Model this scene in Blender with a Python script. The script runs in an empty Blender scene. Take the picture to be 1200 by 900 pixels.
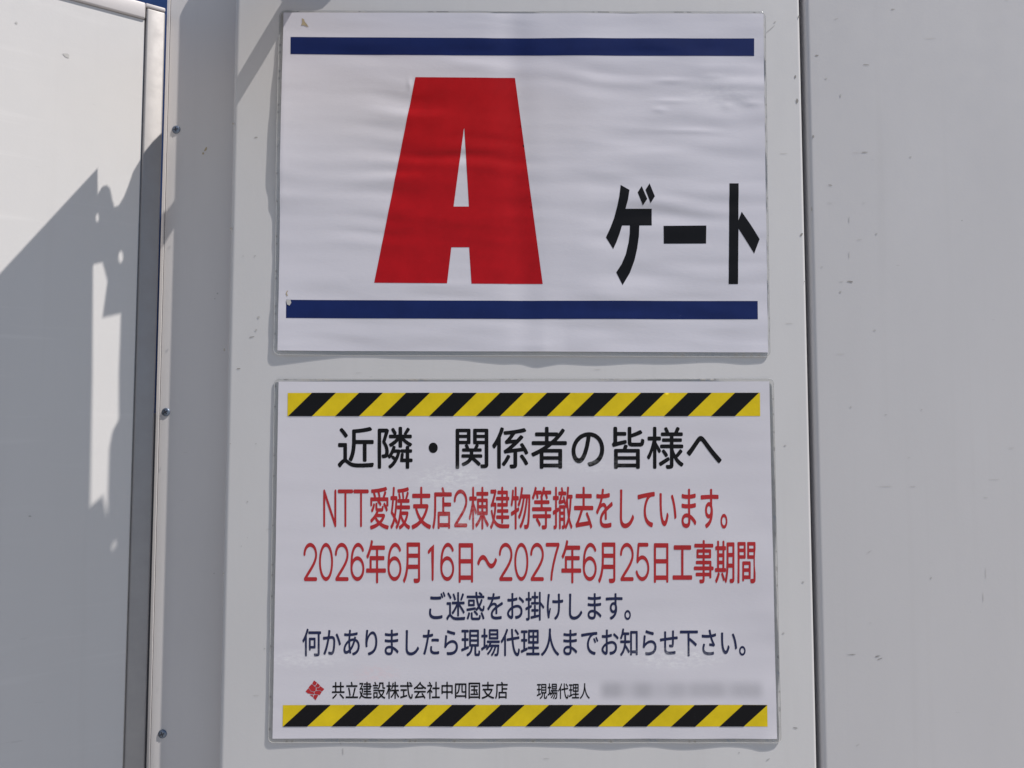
import bpy, bmesh, math, random
from mathutils import Vector, noise
from mathutils.geometry import delaunay_2d_cdt

# ---------------------------------------------------------------- camera
scene = bpy.context.scene
COL = scene.collection
F = 950.0                     # focal length in photograph pixels (1200 wide)
D = 0.70                      # distance to the fence
PITCH = math.atan(0.063)
CAM = Vector((0.0, -D, -D * math.tan(PITCH)))
cd = bpy.data.cameras.new("camera")
cam = bpy.data.objects.new("camera", cd)
COL.objects.link(cam)
cam.location = CAM
cam.rotation_euler = (math.pi / 2 + PITCH, 0, 0)
cd.sensor_width = 36.0
cd.lens = 36.0 * F / 1200.0
cd.clip_start = 0.01
cd.clip_end = 2000.0
scene.camera = cam

# ---------------------------------------------------------------- light
SA, SB, SC = 1.0, 0.41, 1.62          # light travels (-SA, +SB, -SC)
TO_SUN = Vector((SA, -SB, SC)).normalized()
SUN_EL = math.asin(TO_SUN.z)
SUN_AZ = math.atan2(TO_SUN.x, TO_SUN.y)
w = bpy.data.worlds.new("World")
scene.world = w
w.use_nodes = True
wn = w.node_tree
sky = wn.nodes.new("ShaderNodeTexSky")
sky.sky_type = 'NISHITA'
sky.sun_disc = False
sky.sun_elevation = SUN_EL
sky.sun_rotation = SUN_AZ
sky.air_density = 1.0
sky.dust_density = 0.15
sky.altitude = 1800
sky.ozone_density = 1.6
bg = wn.nodes["Background"]
wn.links.new(sky.outputs[0], bg.inputs[0])
bg.inputs[1].default_value = 0.082
sl = bpy.data.lights.new("sun", 'SUN')
sl.energy = 4.9
sl.angle = math.radians(0.45)
sl.color = (1.0, 0.95, 0.88)
so = bpy.data.objects.new("sun", sl)
COL.objects.link(so)
so.location = (3, -2, 5)
so.rotation_euler = TO_SUN.to_track_quat('Z', 'Y').to_euler()
scene.view_settings.view_transform = 'Standard'
scene.view_settings.look = 'None'
scene.view_settings.exposure = -0.03
scene.view_settings.gamma = 1.0
scene.view_settings.use_curve_mapping = False

# ---------------------------------------------------------------- helpers
RIGHT = Vector((1, 0, 0))
FWD = Vector((0, math.cos(PITCH), math.sin(PITCH)))
UP = Vector((0, -math.sin(PITCH), math.cos(PITCH)))

def ray(px, py):
    return FWD + RIGHT * ((px - 600) / F) + UP * ((450 - py) / F)

def at(px, py, Y=0.0):
    """point of the vertical plane y = Y seen at photograph pixel (px, py)"""
    d = ray(px, py)
    return CAM + d * ((Y - CAM.y) / d.y)

def at_plane(px, py, P, N):
    d = ray(px, py)
    return CAM + d * ((P - CAM).dot(N) / d.dot(N))

def empty(name, loc):
    o = bpy.data.objects.new(name, None)
    o.empty_display_size = 0.05
    o.location = loc
    COL.objects.link(o)
    return o

def tag(o, label=None, cat=None, group=None, kind=None):
    if label: o["label"] = label
    if cat: o["category"] = cat
    if group: o["group"] = group
    if kind: o["kind"] = kind
    return o

def off(parent):
    v = Vector((0, 0, 0))
    while parent is not None:
        v += parent.location
        parent = parent.parent
    return v

def link_mesh(name, me, mats, parent=None, loc=None):
    o = bpy.data.objects.new(name, me)
    for m in (mats if isinstance(mats, (list, tuple)) else [mats]):
        me.materials.append(m)
    COL.objects.link(o)
    if parent is not None:
        o.parent = parent
    base = (loc if loc is not None else Vector((0, 0, 0)))
    o.location = base
    shift = off(parent) + base
    for v in me.vertices:
        v.co -= shift
    return o

def from_pydata(name, verts, faces, mats, parent=None, normals=None, midx=None, smooth=False, loc=None):
    me = bpy.data.meshes.new(name)
    me.from_pydata([tuple(v) for v in verts], [], faces)
    if midx:
        for p, i in zip(me.polygons, midx): p.material_index = i
    for p in me.polygons: p.use_smooth = smooth or normals is not None
    me.update()
    if normals is not None:
        me.normals_split_custom_set_from_vertices([tuple(n) for n in normals])
    return link_mesh(name, me, mats, parent, loc)

def from_bm(name, bm, mats, parent=None, smooth=False, loc=None):
    me = bpy.data.meshes.new(name)
    bmesh.ops.recalc_face_normals(bm, faces=bm.faces[:])
    bm.to_mesh(me); bm.free()
    for p in me.polygons: p.use_smooth = smooth
    return link_mesh(name, me, mats, parent, loc)

def add_box(bm, lo, hi, bevel=0.0):
    vs = [bm.verts.new((x, y, z)) for x in (lo[0], hi[0]) for y in (lo[1], hi[1]) for z in (lo[2], hi[2])]
    fs = [bm.faces.new([vs[i] for i in f]) for f in
          ((0, 1, 3, 2), (4, 6, 7, 5), (0, 4, 5, 1), (2, 3, 7, 6), (0, 2, 6, 4), (1, 5, 7, 3))]
    if bevel:
        es = list({e for f in fs for e in f.edges})
        bmesh.ops.bevel(bm, geom=es, offset=bevel, segments=3, profile=0.5, affect='EDGES')

def inside(x, y, loops):
    c = False
    for L in loops:
        n = len(L); j = n - 1
        for i in range(n):
            xi, yi = L[i]; xj, yj = L[j]
            if (yi > y) != (yj > y) and x < (xj - xi) * (y - yi) / (yj - yi) + xi:
                c = not c
            j = i
    return c

def split_edges(L, step):
    out = []
    for a, b in zip(L, L[1:] + L[:1]):
        n = max(1, int(math.hypot(b[0] - a[0], b[1] - a[1]) / step))
        out += [(a[0] + (b[0] - a[0]) * i / n, a[1] + (b[1] - a[1]) * i / n) for i in range(n)]
    return out

def fill(loops, step=None):
    """triangulate even-odd loops (2D, metres); step adds a grid of inner points"""
    sc = 100.0
    pts, faces_in = [], []
    edges = []
    if step: loops = [split_edges(L, step) for L in loops]
    for L in loops:
        b = len(pts)
        pts += [Vector((x * sc, y * sc)) for x, y in L]
        n = len(L)
        edges += [(b + i, b + (i + 1) % n) for i in range(n)]
    if step:
        xs = [p[0] for L in loops for p in L]; ys = [p[1] for L in loops for p in L]
        x = math.floor(min(xs) / step) * step
        while x < max(xs):
            y = math.floor(min(ys) / step) * step
            while y < max(ys):
                if inside(x, y, loops): pts.append(Vector((x * sc, y * sc)))
                y += step
            x += step
    v, e, f, _, _, _ = delaunay_2d_cdt(pts, edges, [], 0, 1e-6)
    V = [(p.x / sc, p.y / sc) for p in v]
    FF = []
    for t in f:
        cx = sum(V[i][0] for i in t) / len(t); cy = sum(V[i][1] for i in t) / len(t)
        if inside(cx, cy, loops): FF.append(list(t))
    return V, FF

# ---------------------------------------------------------------- materials
def new_mat(name):
    m = bpy.data.materials.new(name)
    m.use_nodes = True
    nt = m.node_tree
    return m, nt, nt.nodes["Principled BSDF"]

def node(nt, typ, **kw):
    n = nt.nodes.new(typ)
    for k, v in kw.items():
        if k.startswith('i_'):
            n.inputs[int(k[2:])].default_value = v
        else:
            setattr(n, k, v)
    return n

def coords(nt, scale):
    g = node(nt, "ShaderNodeNewGeometry")
    mp = node(nt, "ShaderNodeMapping")
    mp.inputs["Scale"].default_value = scale
    nt.links.new(g.outputs["Position"], mp.inputs[0])
    return mp.outputs[0]

def tex(nt, scale, s, detail=4, rough=0.55):
    n = node(nt, "ShaderNodeTexNoise")
    n.inputs["Scale"].default_value = s
    n.inputs["Detail"].default_value = detail
    n.inputs["Roughness"].default_value = rough
    nt.links.new(coords(nt, scale), n.inputs["Vector"])
    return n.outputs[0]

def ramp(nt, src, a, b, c0=0.0, c1=1.0):
    r = node(nt, "ShaderNodeMapRange")
    r.inputs[1].default_value = a; r.inputs[2].default_value = b
    r.inputs[3].default_value = c0; r.inputs[4].default_value = c1
    nt.links.new(src, r.inputs[0])
    return r.outputs[0]

def mix(nt, fac, c0, c1):
    n = node(nt, "ShaderNodeMix", data_type='RGBA')
    if hasattr(fac, 'links'): nt.links.new(fac, n.inputs[0])
    else: n.inputs[0].default_value = fac
    for k, c in ((6, c0), (7, c1)):
        if hasattr(c, 'links'): nt.links.new(c, n.inputs[k])
        else: n.inputs[k].default_value = (*c, 1)
    return n.outputs[2]

def mul(nt, a, b):
    n = node(nt, "ShaderNodeMath", operation='MULTIPLY')
    nt.links.new(a, n.inputs[0])
    if hasattr(b, 'links'): nt.links.new(b, n.inputs[1])
    else: n.inputs[1].default_value = b
    return n.outputs[0]

def painted_steel(name, col, rough=0.38, var=0.035, scuff=0.5, bump=0.02, spec=0.5, painted_sheen=0.0):
    m, nt, p = new_mat(name)
    a = tex(nt, (1, 1, 0.35), 9.0, 6, 0.6)
    b = tex(nt, (1, 1, 1), 60.0, 5, 0.65)
    c = mix(nt, ramp(nt, a, 0.3, 0.7), tuple(x * (1 - var) for x in col), tuple(x * (1 + var) for x in col))
    # faint vertical rain streaks and rubbed-in dirt
    st = ramp(nt, tex(nt, (1, 1, 0.03), 70.0, 3), 0.56, 0.80, 0, 0.16)
    c = mix(nt, st, c, tuple(x * y for x, y in zip(col, (0.80, 0.79, 0.77))))
    if painted_sheen:  # paler slanting bands in the colour stand in for soft reflections
        g = node(nt, "ShaderNodeNewGeometry")
        mp = node(nt, "ShaderNodeMapping")
        mp.inputs["Rotation"].default_value = (0, math.radians(20), 0)
        mp.inputs["Scale"].default_value = (2.0, 2.0, 34.0)
        nt.links.new(g.outputs["Position"], mp.inputs[0])
        n = node(nt, "ShaderNodeTexNoise")
        n.inputs["Scale"].default_value = 2.2; n.inputs["Detail"].default_value = 5
        nt.links.new(mp.outputs[0], n.inputs["Vector"])
        f = mul(nt, ramp(nt, n.outputs[0], 0.56, 0.78), ramp(nt, tex(nt, (1, 1, 1), 6.0, 3), 0.42, 0.62, 0, painted_sheen))
        c = mix(nt, f, c, tuple(min(0.9, x * 1.25) for x in col))
    # short dark scuff dashes, mostly horizontal
    d1 = ramp(nt, tex(nt, (1.0, 1, 6.0), 46.0, 2, 0.5), 0.735, 0.765)
    d2 = ramp(nt, tex(nt, (1, 1, 1), 5.0, 2), 0.45, 0.62)
    c = mix(nt, mul(nt, mul(nt, d1, d2), scuff), c, (0.20, 0.19, 0.18))
    sp = ramp(nt, tex(nt, (1, 1, 1), 240.0, 2, 0.5), 0.775, 0.80)
    c = mix(nt, mul(nt, mul(nt, sp, d2), scuff), c, (0.16, 0.15, 0.14))
    nt.links.new(c, p.inputs["Base Color"])
    nt.links.new(ramp(nt, b, 0.3, 0.7, rough - 0.05, rough + 0.07), p.inputs["Roughness"])
    p.inputs["Specular IOR Level"].default_value = spec
    bu = node(nt, "ShaderNodeBump")
    bu.inputs["Strength"].default_value = bump
    bu.inputs["Distance"].default_value = 0.002
    nt.links.new(tex(nt, (1, 1, 1), 420.0, 3), bu.inputs["Height"])
    bu2 = node(nt, "ShaderNodeBump")
    bu2.inputs["Strength"].default_value = 0.10
    bu2.inputs["Distance"].default_value = 0.004
    nt.links.new(tex(nt, (1, 1, 0.5), 7.0, 2), bu2.inputs["Height"])
    nt.links.new(bu.outputs[0], bu2.inputs["Normal"])
    nt.links.new(bu2.outputs[0], p.inputs["Normal"])
    return m

def plain(name, col, rough=0.5, metal=0.0, spec=0.5, var=0.08, scale=120.0):
    m, nt, p = new_mat(name)
    n = tex(nt, (1, 1, 1), scale, 4)
    c = mix(nt, ramp(nt, n, 0.3, 0.7), tuple(x * (1 - var) for x in col), tuple(min(1, x * (1 + var)) for x in col))
    nt.links.new(c, p.inputs["Base Color"])
    p.inputs["Roughness"].default_value = rough
    p.inputs["Metallic"].default_value = metal
    p.inputs["Specular IOR Level"].default_value = spec
    return m

M_PANEL = painted_steel("cream_grey_painted_steel", (0.615, 0.605, 0.615))
M_PANEL2 = painted_steel("grey_painted_steel", (0.60, 0.585, 0.60), var=0.025)
M_POST = painted_steel("post_painted_steel", (0.635, 0.61, 0.61), scuff=0.25, spec=0.4)
M_GATE = painted_steel("white_gate_sheet", (0.635, 0.62, 0.62), rough=0.33, var=0.015, scuff=0.12, painted_sheen=0.6)
M_STILE = painted_steel("white_gate_frame", (0.565, 0.535, 0.54), rough=0.42, var=0.02, scuff=0.15)
M_ALU = painted_steel("brushed_aluminium", (0.40, 0.385, 0.385), rough=0.62, var=0.02, scuff=0.15)
M_ALU.node_tree.nodes["Principled BSDF"].inputs["Metallic"].default_value = 0.7
M_DARK = plain("chipped_paint_rust", (0.28, 0.265, 0.255), 0.8)
M_GREYCHIP = plain("rubbed_grey_mark", (0.46, 0.45, 0.445), 0.7)
M_GLUE = plain("old_glue", (0.42, 0.34, 0.22), 0.5)
M_SCREW = plain("zinc_screw", (0.20, 0.24, 0.31), 0.45, 0.85)
M_SLOT = plain("screw_recess", (0.05, 0.05, 0.06), 0.6, 0.5)
M_GALV = plain("galvanised_steel", (0.5, 0.5, 0.5), 0.5, 0.7)
M_BLUE = plain("dark_blue_sheeting", (0.02, 0.06, 0.20), 0.55)

def laminate(p, coat=0.55, rough=0.16):
    p.inputs["Coat Weight"].default_value = coat
    p.inputs["Coat Roughness"].default_value = rough
    p.inputs["Coat IOR"].default_value = 1.5

def soft_spot(nt, cx, cz, rx, rz, inner=0.35):
    """1 in an ellipse of the sheet at (cx, cz), 0 outside; metres in the sheet's plane"""
    g = node(nt, "ShaderNodeNewGeometry")
    mp = node(nt, "ShaderNodeMapping")
    mp.vector_type = 'TEXTURE'
    mp.inputs["Location"].default_value = (cx, 0, cz)
    mp.inputs["Scale"].default_value = (rx, 1e3, rz)
    nt.links.new(g.outputs["Position"], mp.inputs[0])
    ln = node(nt, "ShaderNodeVectorMath", operation='LENGTH')
    nt.links.new(mp.outputs[0], ln.inputs[0])
    return ramp(nt, ln.outputs["Value"], inner, 1.0, 1.0, 0.0)

def soft_box(nt, x0, x1, z0, z1, e):
    g = node(nt, "ShaderNodeNewGeometry")
    s = node(nt, "ShaderNodeSeparateXYZ")
    nt.links.new(g.outputs["Position"], s.inputs[0])
    def edge(o, a, b):
        r = node(nt, "ShaderNodeMapRange", interpolation_type='SMOOTHSTEP')
        r.inputs[1].default_value = a; r.inputs[2].default_value = b
        nt.links.new(o, r.inputs[0])
        return r.outputs[0]
    m = mul(nt, edge(s.outputs[0], x0 - e, x0 + e), edge(s.outputs[0], x1 + e, x1 - e))
    m = mul(nt, m, edge(s.outputs[2], z0 - e, z0 + e))
    return mul(nt, m, edge(s.outputs[2], z1 + e, z1 - e))

def paper_mat(name, col, spots=(), smudges=()):
    m, nt, p = new_mat(name)
    n = tex(nt, (1, 1, 1), 14.0, 4)
    c = mix(nt, ramp(nt, n, 0.3, 0.7), tuple(x * 0.985 for x in col), tuple(x * 1.01 for x in col))
    for (px0, px1, py0, py1, k) in smudges:
        a = at(px0, py1); b = at(px1, py0)
        c = mix(nt, mul(nt, soft_box(nt, a.x, b.x, a.z, b.z, 0.0052), k), c, (0.22, 0.22, 0.25))
    for (px, py, rx, ry, k, cc) in spots:
        q = at(px, py)
        s = soft_spot(nt, q.x, q.z, rx * 0.000737, ry * 0.000737)
        s = mul(nt, s, ramp(nt, tex(nt, (1, 1, 2.2), 150.0, 6, 0.75), 0.42, 0.68, 0.0, k))
        c = mix(nt, s, c, cc)
    nt.links.new(c, p.inputs["Base Color"])
    p.inputs["Roughness"].default_value = 0.6
    p.inputs["Specular IOR Level"].default_value = 0.3
    laminate(p)
    # the fine weave of the cheap laminate
    bu = node(nt, "ShaderNodeBump")
    bu.inputs["Strength"].default_value = 0.05
    bu.inputs["Distance"].default_value = 0.001
    nt.links.new(tex(nt, (1, 1, 2.5), 260.0, 3, 0.6), bu.inputs["Height"])
    nt.links.new(bu.outputs[0], p.inputs["Normal"])
    return m

def ink(name, col, var=0.10, spots=()):
    m, nt, p = new_mat(name)
    n = tex(nt, (1, 1, 1), 45.0, 6, 0.7)
    c = mix(nt, ramp(nt, n, 0.3, 0.72), tuple(x * (1 - var) for x in col), tuple(x * (1 + var) for x in col))
    # tiny silvery specks where the film has let go of the ink
    s = ramp(nt, tex(nt, (1, 1, 1), 330.0, 4, 0.7), 0.66, 0.80, 0, 0.10)
    s = mul(nt, s, ramp(nt, tex(nt, (1, 1, 1), 12.0, 2), 0.5, 0.65))
    c = mix(nt, s, c, (0.55, 0.55, 0.58))
    for (px, py, rx, ry, k, cc) in spots:
        q = at(px, py)
        s = soft_spot(nt, q.x, q.z, rx * 0.000737, ry * 0.000737)
        s = mul(nt, s, ramp(nt, tex(nt, (1, 1, 2.2), 150.0, 6, 0.75), 0.42, 0.68, 0.0, k * 0.45))
        c = mix(nt, s, c, cc)
    nt.links.new(c, p.inputs["Base Color"])
    p.inputs["Roughness"].default_value = 0.55
    p.inputs["Specular IOR Level"].default_value = 0.1
    laminate(p, 0.12, 0.2)
    return m

WHITE_SCUFF = (0.86, 0.86, 0.88)
M_PAPER1 = paper_mat("gate_sign_paper", (0.655, 0.64, 0.71), spots=(
    (845, 110, 60, 30, 0.30, WHITE_SCUFF),))
SCUFFS = ((530, 560, 60, 20, 0.75, WHITE_SCUFF), (790, 770, 75, 16, 0.7, WHITE_SCUFF), (545, 610, 40, 26, 0.5, WHITE_SCUFF),
          (360, 772, 60, 14, 0.55, WHITE_SCUFF), (440, 790, 34, 14, 0.35, (0.80, 0.52, 0.55)), (690, 545, 50, 14, 0.4, WHITE_SCUFF))
M_PAPER2 = paper_mat("notice_paper", (0.665, 0.645, 0.705), spots=SCUFFS,
    smudges=((705, 728, 800, 817, 0.30), (744, 762, 800, 817, 0.27), (784, 803, 800, 817, 0.18), (808, 848, 800, 817, 0.22),
             (858, 891, 800, 817, 0.18), (705, 893, 800, 817, 0.24)))
M_RED = ink("red_ink", (0.43, 0.006, 0.011))
M_RED2 = ink("dull_red_ink", (0.44, 0.03, 0.035), spots=SCUFFS)
M_NAVY = ink("navy_bar_ink", (0.009, 0.020, 0.105))
M_NAVY2 = ink("navy_text_ink", (0.020, 0.026, 0.075), spots=SCUFFS)
M_BLACK = ink("black_ink", (0.006, 0.006, 0.008), spots=SCUFFS)
M_YELLOW = ink("yellow_ink", (0.74, 0.55, 0.013))

def film_mat(name, tint, haze_, milk=0.62, gloss=True):
    m, nt, p = new_mat(name)
    out = nt.nodes["Material Output"]
    nt.nodes.remove(p)
    tr = node(nt, "ShaderNodeBsdfTransparent")
    lw = node(nt, "ShaderNodeLayerWeight"); lw.inputs[0].default_value = 0.5
    # at grazing angles the film lets less light through
    nt.links.new(mix(nt, ramp(nt, lw.outputs["Facing"], 0.15, 0.62), tint, tuple(x * 0.58 for x in tint)), tr.inputs[0])
    gl = node(nt, "ShaderNodeBsdfGlossy"); gl.inputs[0].default_value = (0.9, 0.9, 0.9, 1); gl.inputs[1].default_value = 0.12
    df = node(nt, "ShaderNodeBsdfDiffuse"); df.inputs[0].default_value = (milk, milk, milk, 1)
    fr = node(nt, "ShaderNodeFresnel"); fr.inputs[0].default_value = 1.5
    a = node(nt, "ShaderNodeMixShader"); a.inputs[0].default_value = haze_
    nt.links.new(tr.outputs[0], a.inputs[1]); nt.links.new(df.outputs[0], a.inputs[2])
    b = node(nt, "ShaderNodeMixShader")
    if gloss: nt.links.new(fr.outputs[0], b.inputs[0])
    else: b.inputs[0].default_value = 0.03
    nt.links.new(a.outputs[0], b.inputs[1]); nt.links.new(gl.outputs[0], b.inputs[2])
    nt.links.new(b.outputs[0], out.inputs[0])
    return m
M_FILM = film_mat("clear_laminate_film", (0.97, 0.975, 0.975), 0.10)
M_FILM2 = film_mat("clear_thin_laminate_film", (0.97, 0.975, 0.975), 0.08)

M_BEAD = film_mat("welded_film_edge", (0.90, 0.91, 0.92), 0.45, 0.75, False)

def ground_mat():
    m, nt, p = new_mat("pale_concrete_ground")
    n = tex(nt, (1, 1, 1), 3.0, 8, 0.65)
    c = mix(nt, ramp(nt, n, 0.3, 0.7), (0.33, 0.31, 0.28), (0.44, 0.415, 0.38))
    nt.links.new(c, p.inputs["Base Color"])
    p.inputs["Roughness"].default_value = 0.9
    return m

# ---------------------------------------------------------------- setting
GZ = -1.62
bm = bmesh.new()
s = 400
for x, y in ((-s, -s), (s, -s), (s, s), (-s, s)): bm.verts.new((x, y, GZ))
bm.faces.new(bm.verts[:])
tag(from_bm("ground", bm, ground_mat()), kind='structure')

TOP = 0.442
RECESS = 0.0263                      # how far the post lies behind the panel face

def extrude_profile(prof, z0, z1, tops=True):
    bm = bmesh.new()
    a = [bm.verts.new((x, y, z0)) for x, y in prof]
    b = [bm.verts.new((x, y, z1)) for x, y in prof]
    for i in range(len(prof) - 1):
        bm.faces.new((a[i], a[i + 1], b[i + 1], b[i]))
    return bm

def fold(cx, cy, r, a0, a1, n=7):
    return [(cx + r * math.cos(math.radians(a0 + (a1 - a0) * i / n)),
             cy + r * math.sin(math.radians(a0 + (a1 - a0) * i / n))) for i in range(n + 1)]

def line_x(pts, Y):
    """least-squares vertical edge through the pixels pts on plane y = Y -> x"""
    return sum(at(px, py, Y).x for px, py in pts) / len(pts)

random.seed(7)
def sliver(bm, c, w, h, Y, ang=0.0, mi=1, n=9):
    """a small ragged chip of paint or rubbed mark, a hair proud of the sheet"""
    vs = []
    for i in range(n):
        t = 2 * math.pi * i / n
        r = random.uniform(0.62, 1.1)
        x = math.cos(t) * w * 0.5 * r; z = math.sin(t) * h * 0.5 * random.uniform(0.6, 1.1)
        x, z = x * math.cos(ang) - z * math.sin(ang), x * math.sin(ang) + z * math.cos(ang)
        vs.append(bm.verts.new((c.x + x, Y - 0.00025, c.z + z)))
    f = bm.faces.new(vs)
    f.material_index = mi

PX = 0.000737
def chips(bm, lst, Y):
    for it in lst:
        px, py, w, h = it[:4]
        ang = math.radians(it[4]) if len(it) > 4 else 0
        mi = it[5] if len(it) > 5 else (1 if it[2] * it[3] > 13 else 2)
        sliver(bm, at(px, py, Y), w * PX * 0.82, h * PX * 0.62, Y, ang, mi)

def build_panel(x0, x1, rl, rr, back, marks):
    prof = [(x0 + 0.0, back)]
    prof += fold(x0 + rl, rl, rl, 180, 270)
    prof += fold(x1 - rr, rr, rr, 270, 360)
    prof += [(x1, back)]
    bm = extrude_profile(prof, GZ + 0.03, TOP)
    # pressed top lip that closes the sheet, and back return
    vt = [v for v in bm.verts if abs(v.co.z - TOP) < 1e-6]
    vt.sort(key=lambda v: v.co.x)
    for f in bm.faces: f.smooth = True
    ring = [bm.verts.new((x, y, TOP)) for x, y in prof]
    bm.faces.new(ring)
    chips(bm, marks, 0.0)
    return bm

def finish(name, bm, mats, parent=None, ang=40, loc=None):
    me = bpy.data.meshes.new(name)
    bm.normal_update()
    bm.to_mesh(me); bm.free()
    for p in me.polygons: p.use_smooth = p.material_index == 0 and len(p.vertices) == 4
    me.set_sharp_from_angle(angle=math.radians(ang))
    return link_mesh(name, me, mats, parent, loc)

XL = line_x([(274, 0), (265, 450), (255, 900)], 0.0)
XR = line_x([(939, 0), (947, 450), (956, 900)], 0.0)
XR2 = XR + 0.0045

main_marks = [(273, 145, 5, 5), (300, 161, 6, 2.5), (295, 395, 9, 2, 10), (280, 432, 7, 2), (300, 387, 5, 4, 40, 2),
              (303, 372, 4, 6, 0, 2), (271, 268, 4, 5), (263, 410, 3, 8), (285, 300, 3, 2), (299, 300, 4, 2),
              (903, 34, 25, 1.2, -42 + 84, 2), (908, 26, 5, 2, 30), (932, 90, 3, 6), (934, 118, 4, 10, 0, 1), (936, 20, 3, 7),
              (939, 275, 6, 4, 50), (920, 522, 4, 3), (932, 853, 9, 2, -8), (918, 180, 16, 0.9, 0, 2), (925, 379, 14, 0.9, 0, 2),
              (943, 330, 3, 4), (941, 682, 4, 3), (918, 742, 4, 3, 0, 2), (290, 588, 3, 3, 0, 2), (300, 520, 3, 2),
              (270, 520, 2, 3), (262, 672, 3, 3), (283, 640, 2, 2), (315, 620, 8, 1, 0, 2), (402, 880, 1.2, 14, 6, 2),
              (399, 871, 8, 1, -60, 2), (310, 760, 3, 2, 0, 2), (300, 815, 10, 1, 0, 2), (420, 437, 10, 1, 0, 2),
              (700, 433, 14, 0.9, 0, 2), (640, 889, 10, 1.0, 0, 2), (900, 890, 6, 2, 30, 2), (866, 882, 3, 2)]
main = empty("steel_fence", (0.5 * (XL + XR), 0.0, GZ))
tag(main, "pale grey sheet steel fence that carries both laminated signs", "fence", "flat steel fence sheets")
finish("sheet", build_panel(XL, XR, 0.0055, 0.0028, 0.032, main_marks), [M_PANEL, M_DARK, M_GREYCHIP], main)

right_marks = [(1013, 178.5, 11, 2), (1004, 179, 14, 0.8, 0, 2), (973, 217, 7, 2, -15), (995, 257, 1, 17, 0, 2), (995, 299, 1, 18, 0, 2), (996, 330, 10, 3.2, -6),
               (986, 330, 7, 1.5, 10), (1015, 76, 13, 1.4, -4), (957, 65, 6, 3), (968, 92, 4, 3), (1046, 11, 7, 2),
               (1067, 184, 4, 3), (1027, 274, 4, 3), (1025, 387, 6, 2), (1007, 281, 8, 1.2, 0, 2), (985, 342, 4, 4, 0, 2),
               (1038, 570, 24, 1, 0, 2), (1070, 570, 10, 1, 0, 2), (998, 767, 14, 1.3, 3), (1028, 769, 9, 2, 12), (1031, 772, 10, 1.5, 20),
               (1165, 562, 20, 1, 0, 2), (1155, 672, 0.9, 24, 0, 2), (1152, 700, 0.9, 20, 0, 2), (1091, 677, 3, 4), (997, 477, 3, 3), (1185, 525, 9, 1, 0, 2),
               (1065, 536, 6, 1, 0, 2), (1155, 583, 8, 1, 0, 2), (972, 238, 9, 1, 0, 2), (1012, 238, 6, 1, 0, 2), (963, 313, 4, 2), (980, 22, 8, 1.5, 20, 2),
               (985, 415, 16, 0.8, 0, 2), (1018, 647, 10, 1, 30, 2), (1005, 873, 8, 1, 25, 2), (1080, 480, 3, 2, 0, 2), (1038, 486, 5, 1.5), (953, 160, 3, 6), (951, 245, 2, 9),
               (985, 112, 2, 8, 0, 2), (1180, 0, 6, 1), (1090, 45, 22, 0.7, 0, 2), (1020, 730, 5, 1, 0, 2), (962, 640, 3, 3, 0, 2)]
rp = empty("steel_fence", (XR2 + 0.28, 0.0, GZ))
tag(rp, "plain scuffed grey steel fence right of the joint, without signs", "fence", "flat steel fence sheets")
bm = build_panel(XR2, XR2 + 0.56, 0.0045, 0.0028, 0.032, right_marks)
finish("sheet", bm, [M_PANEL2, M_DARK, M_GREYCHIP], rp)

# the galvanised channel behind the joint
bm = bmesh.new()
add_box(bm, (XR - 0.03, 0.034, GZ), (XR2 + 0.03, 0.06, TOP - 0.03), 0.003)
tag(from_bm("fence_post", bm, M_GALV, loc=Vector((XR, 0.047, GZ))),
    "dark upright steel channel behind the joint between the two steel fences", "fence post")

# ---- the recessed corner post with its three screws
PXL = line_x([(191.5, 0), (183.8, 450), (176, 900)], RECESS)
post = empty("corner_post", (0.5 * (PXL + XL), RECESS, GZ))
tag(post, "narrow recessed grey corner post with cross head screws, left of the signs", "post")
prof = [(PXL + 0.004, RECESS + 0.030), (PXL, RECESS + 0.028), (PXL, RECESS - 0.0001), (PXL + 0.0004, RECESS - 0.0006),
        (PXL + 0.0028, RECESS - 0.0006), (PXL + 0.0030, RECESS + 0.0012), (PXL + 0.0034, RECESS + 0.0012), (PXL + 0.0036, RECESS), (XL + 0.012, RECESS)]
bm = extrude_profile(prof, GZ, TOP + 0.02)
bmesh.ops.recalc_face_normals(bm, faces=bm.faces[:])
chips(bm, [(241, 175, 9, 4, 60, 3), (238, 180, 3, 6, 0, 3), (255, 344, 3, 4, 0, 2), (251, 672, 2, 3), (252, 350, 2, 3, 0, 2), (176, 510, 3, 9, 0, 2)], RECESS)
finish("sheet", bm, [M_POST, M_DARK, M_GREYCHIP, M_GLUE], post)

def make_screw(c):
    bm = bmesh.new()
    R = 0.0038; n = 28
    rings = [(R, 0.0), (R, 0.0003), (R * 0.93, 0.0007), (R * 0.74, 0.0011), (R * 0.46, 0.0013)]
    vs = [[bm.verts.new((c.x + r * math.cos(2 * math.pi * i / n), c.y - d, c.z + r * math.sin(2 * math.pi * i / n)))
           for i in range(n)] for r, d in rings]
    for a, b in zip(vs, vs[1:]):
        for i in range(n):
            bm.faces.new((a[i], a[(i + 1) % n], b[(i + 1) % n], b[i]))
    bm.faces.new(vs[-1])
    for f in bm.faces: f.smooth = True
    return from_bm("screw", bm, M_SCREW, post, True, loc=Vector((c.x, c.y, c.z)) - off(post))

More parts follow.
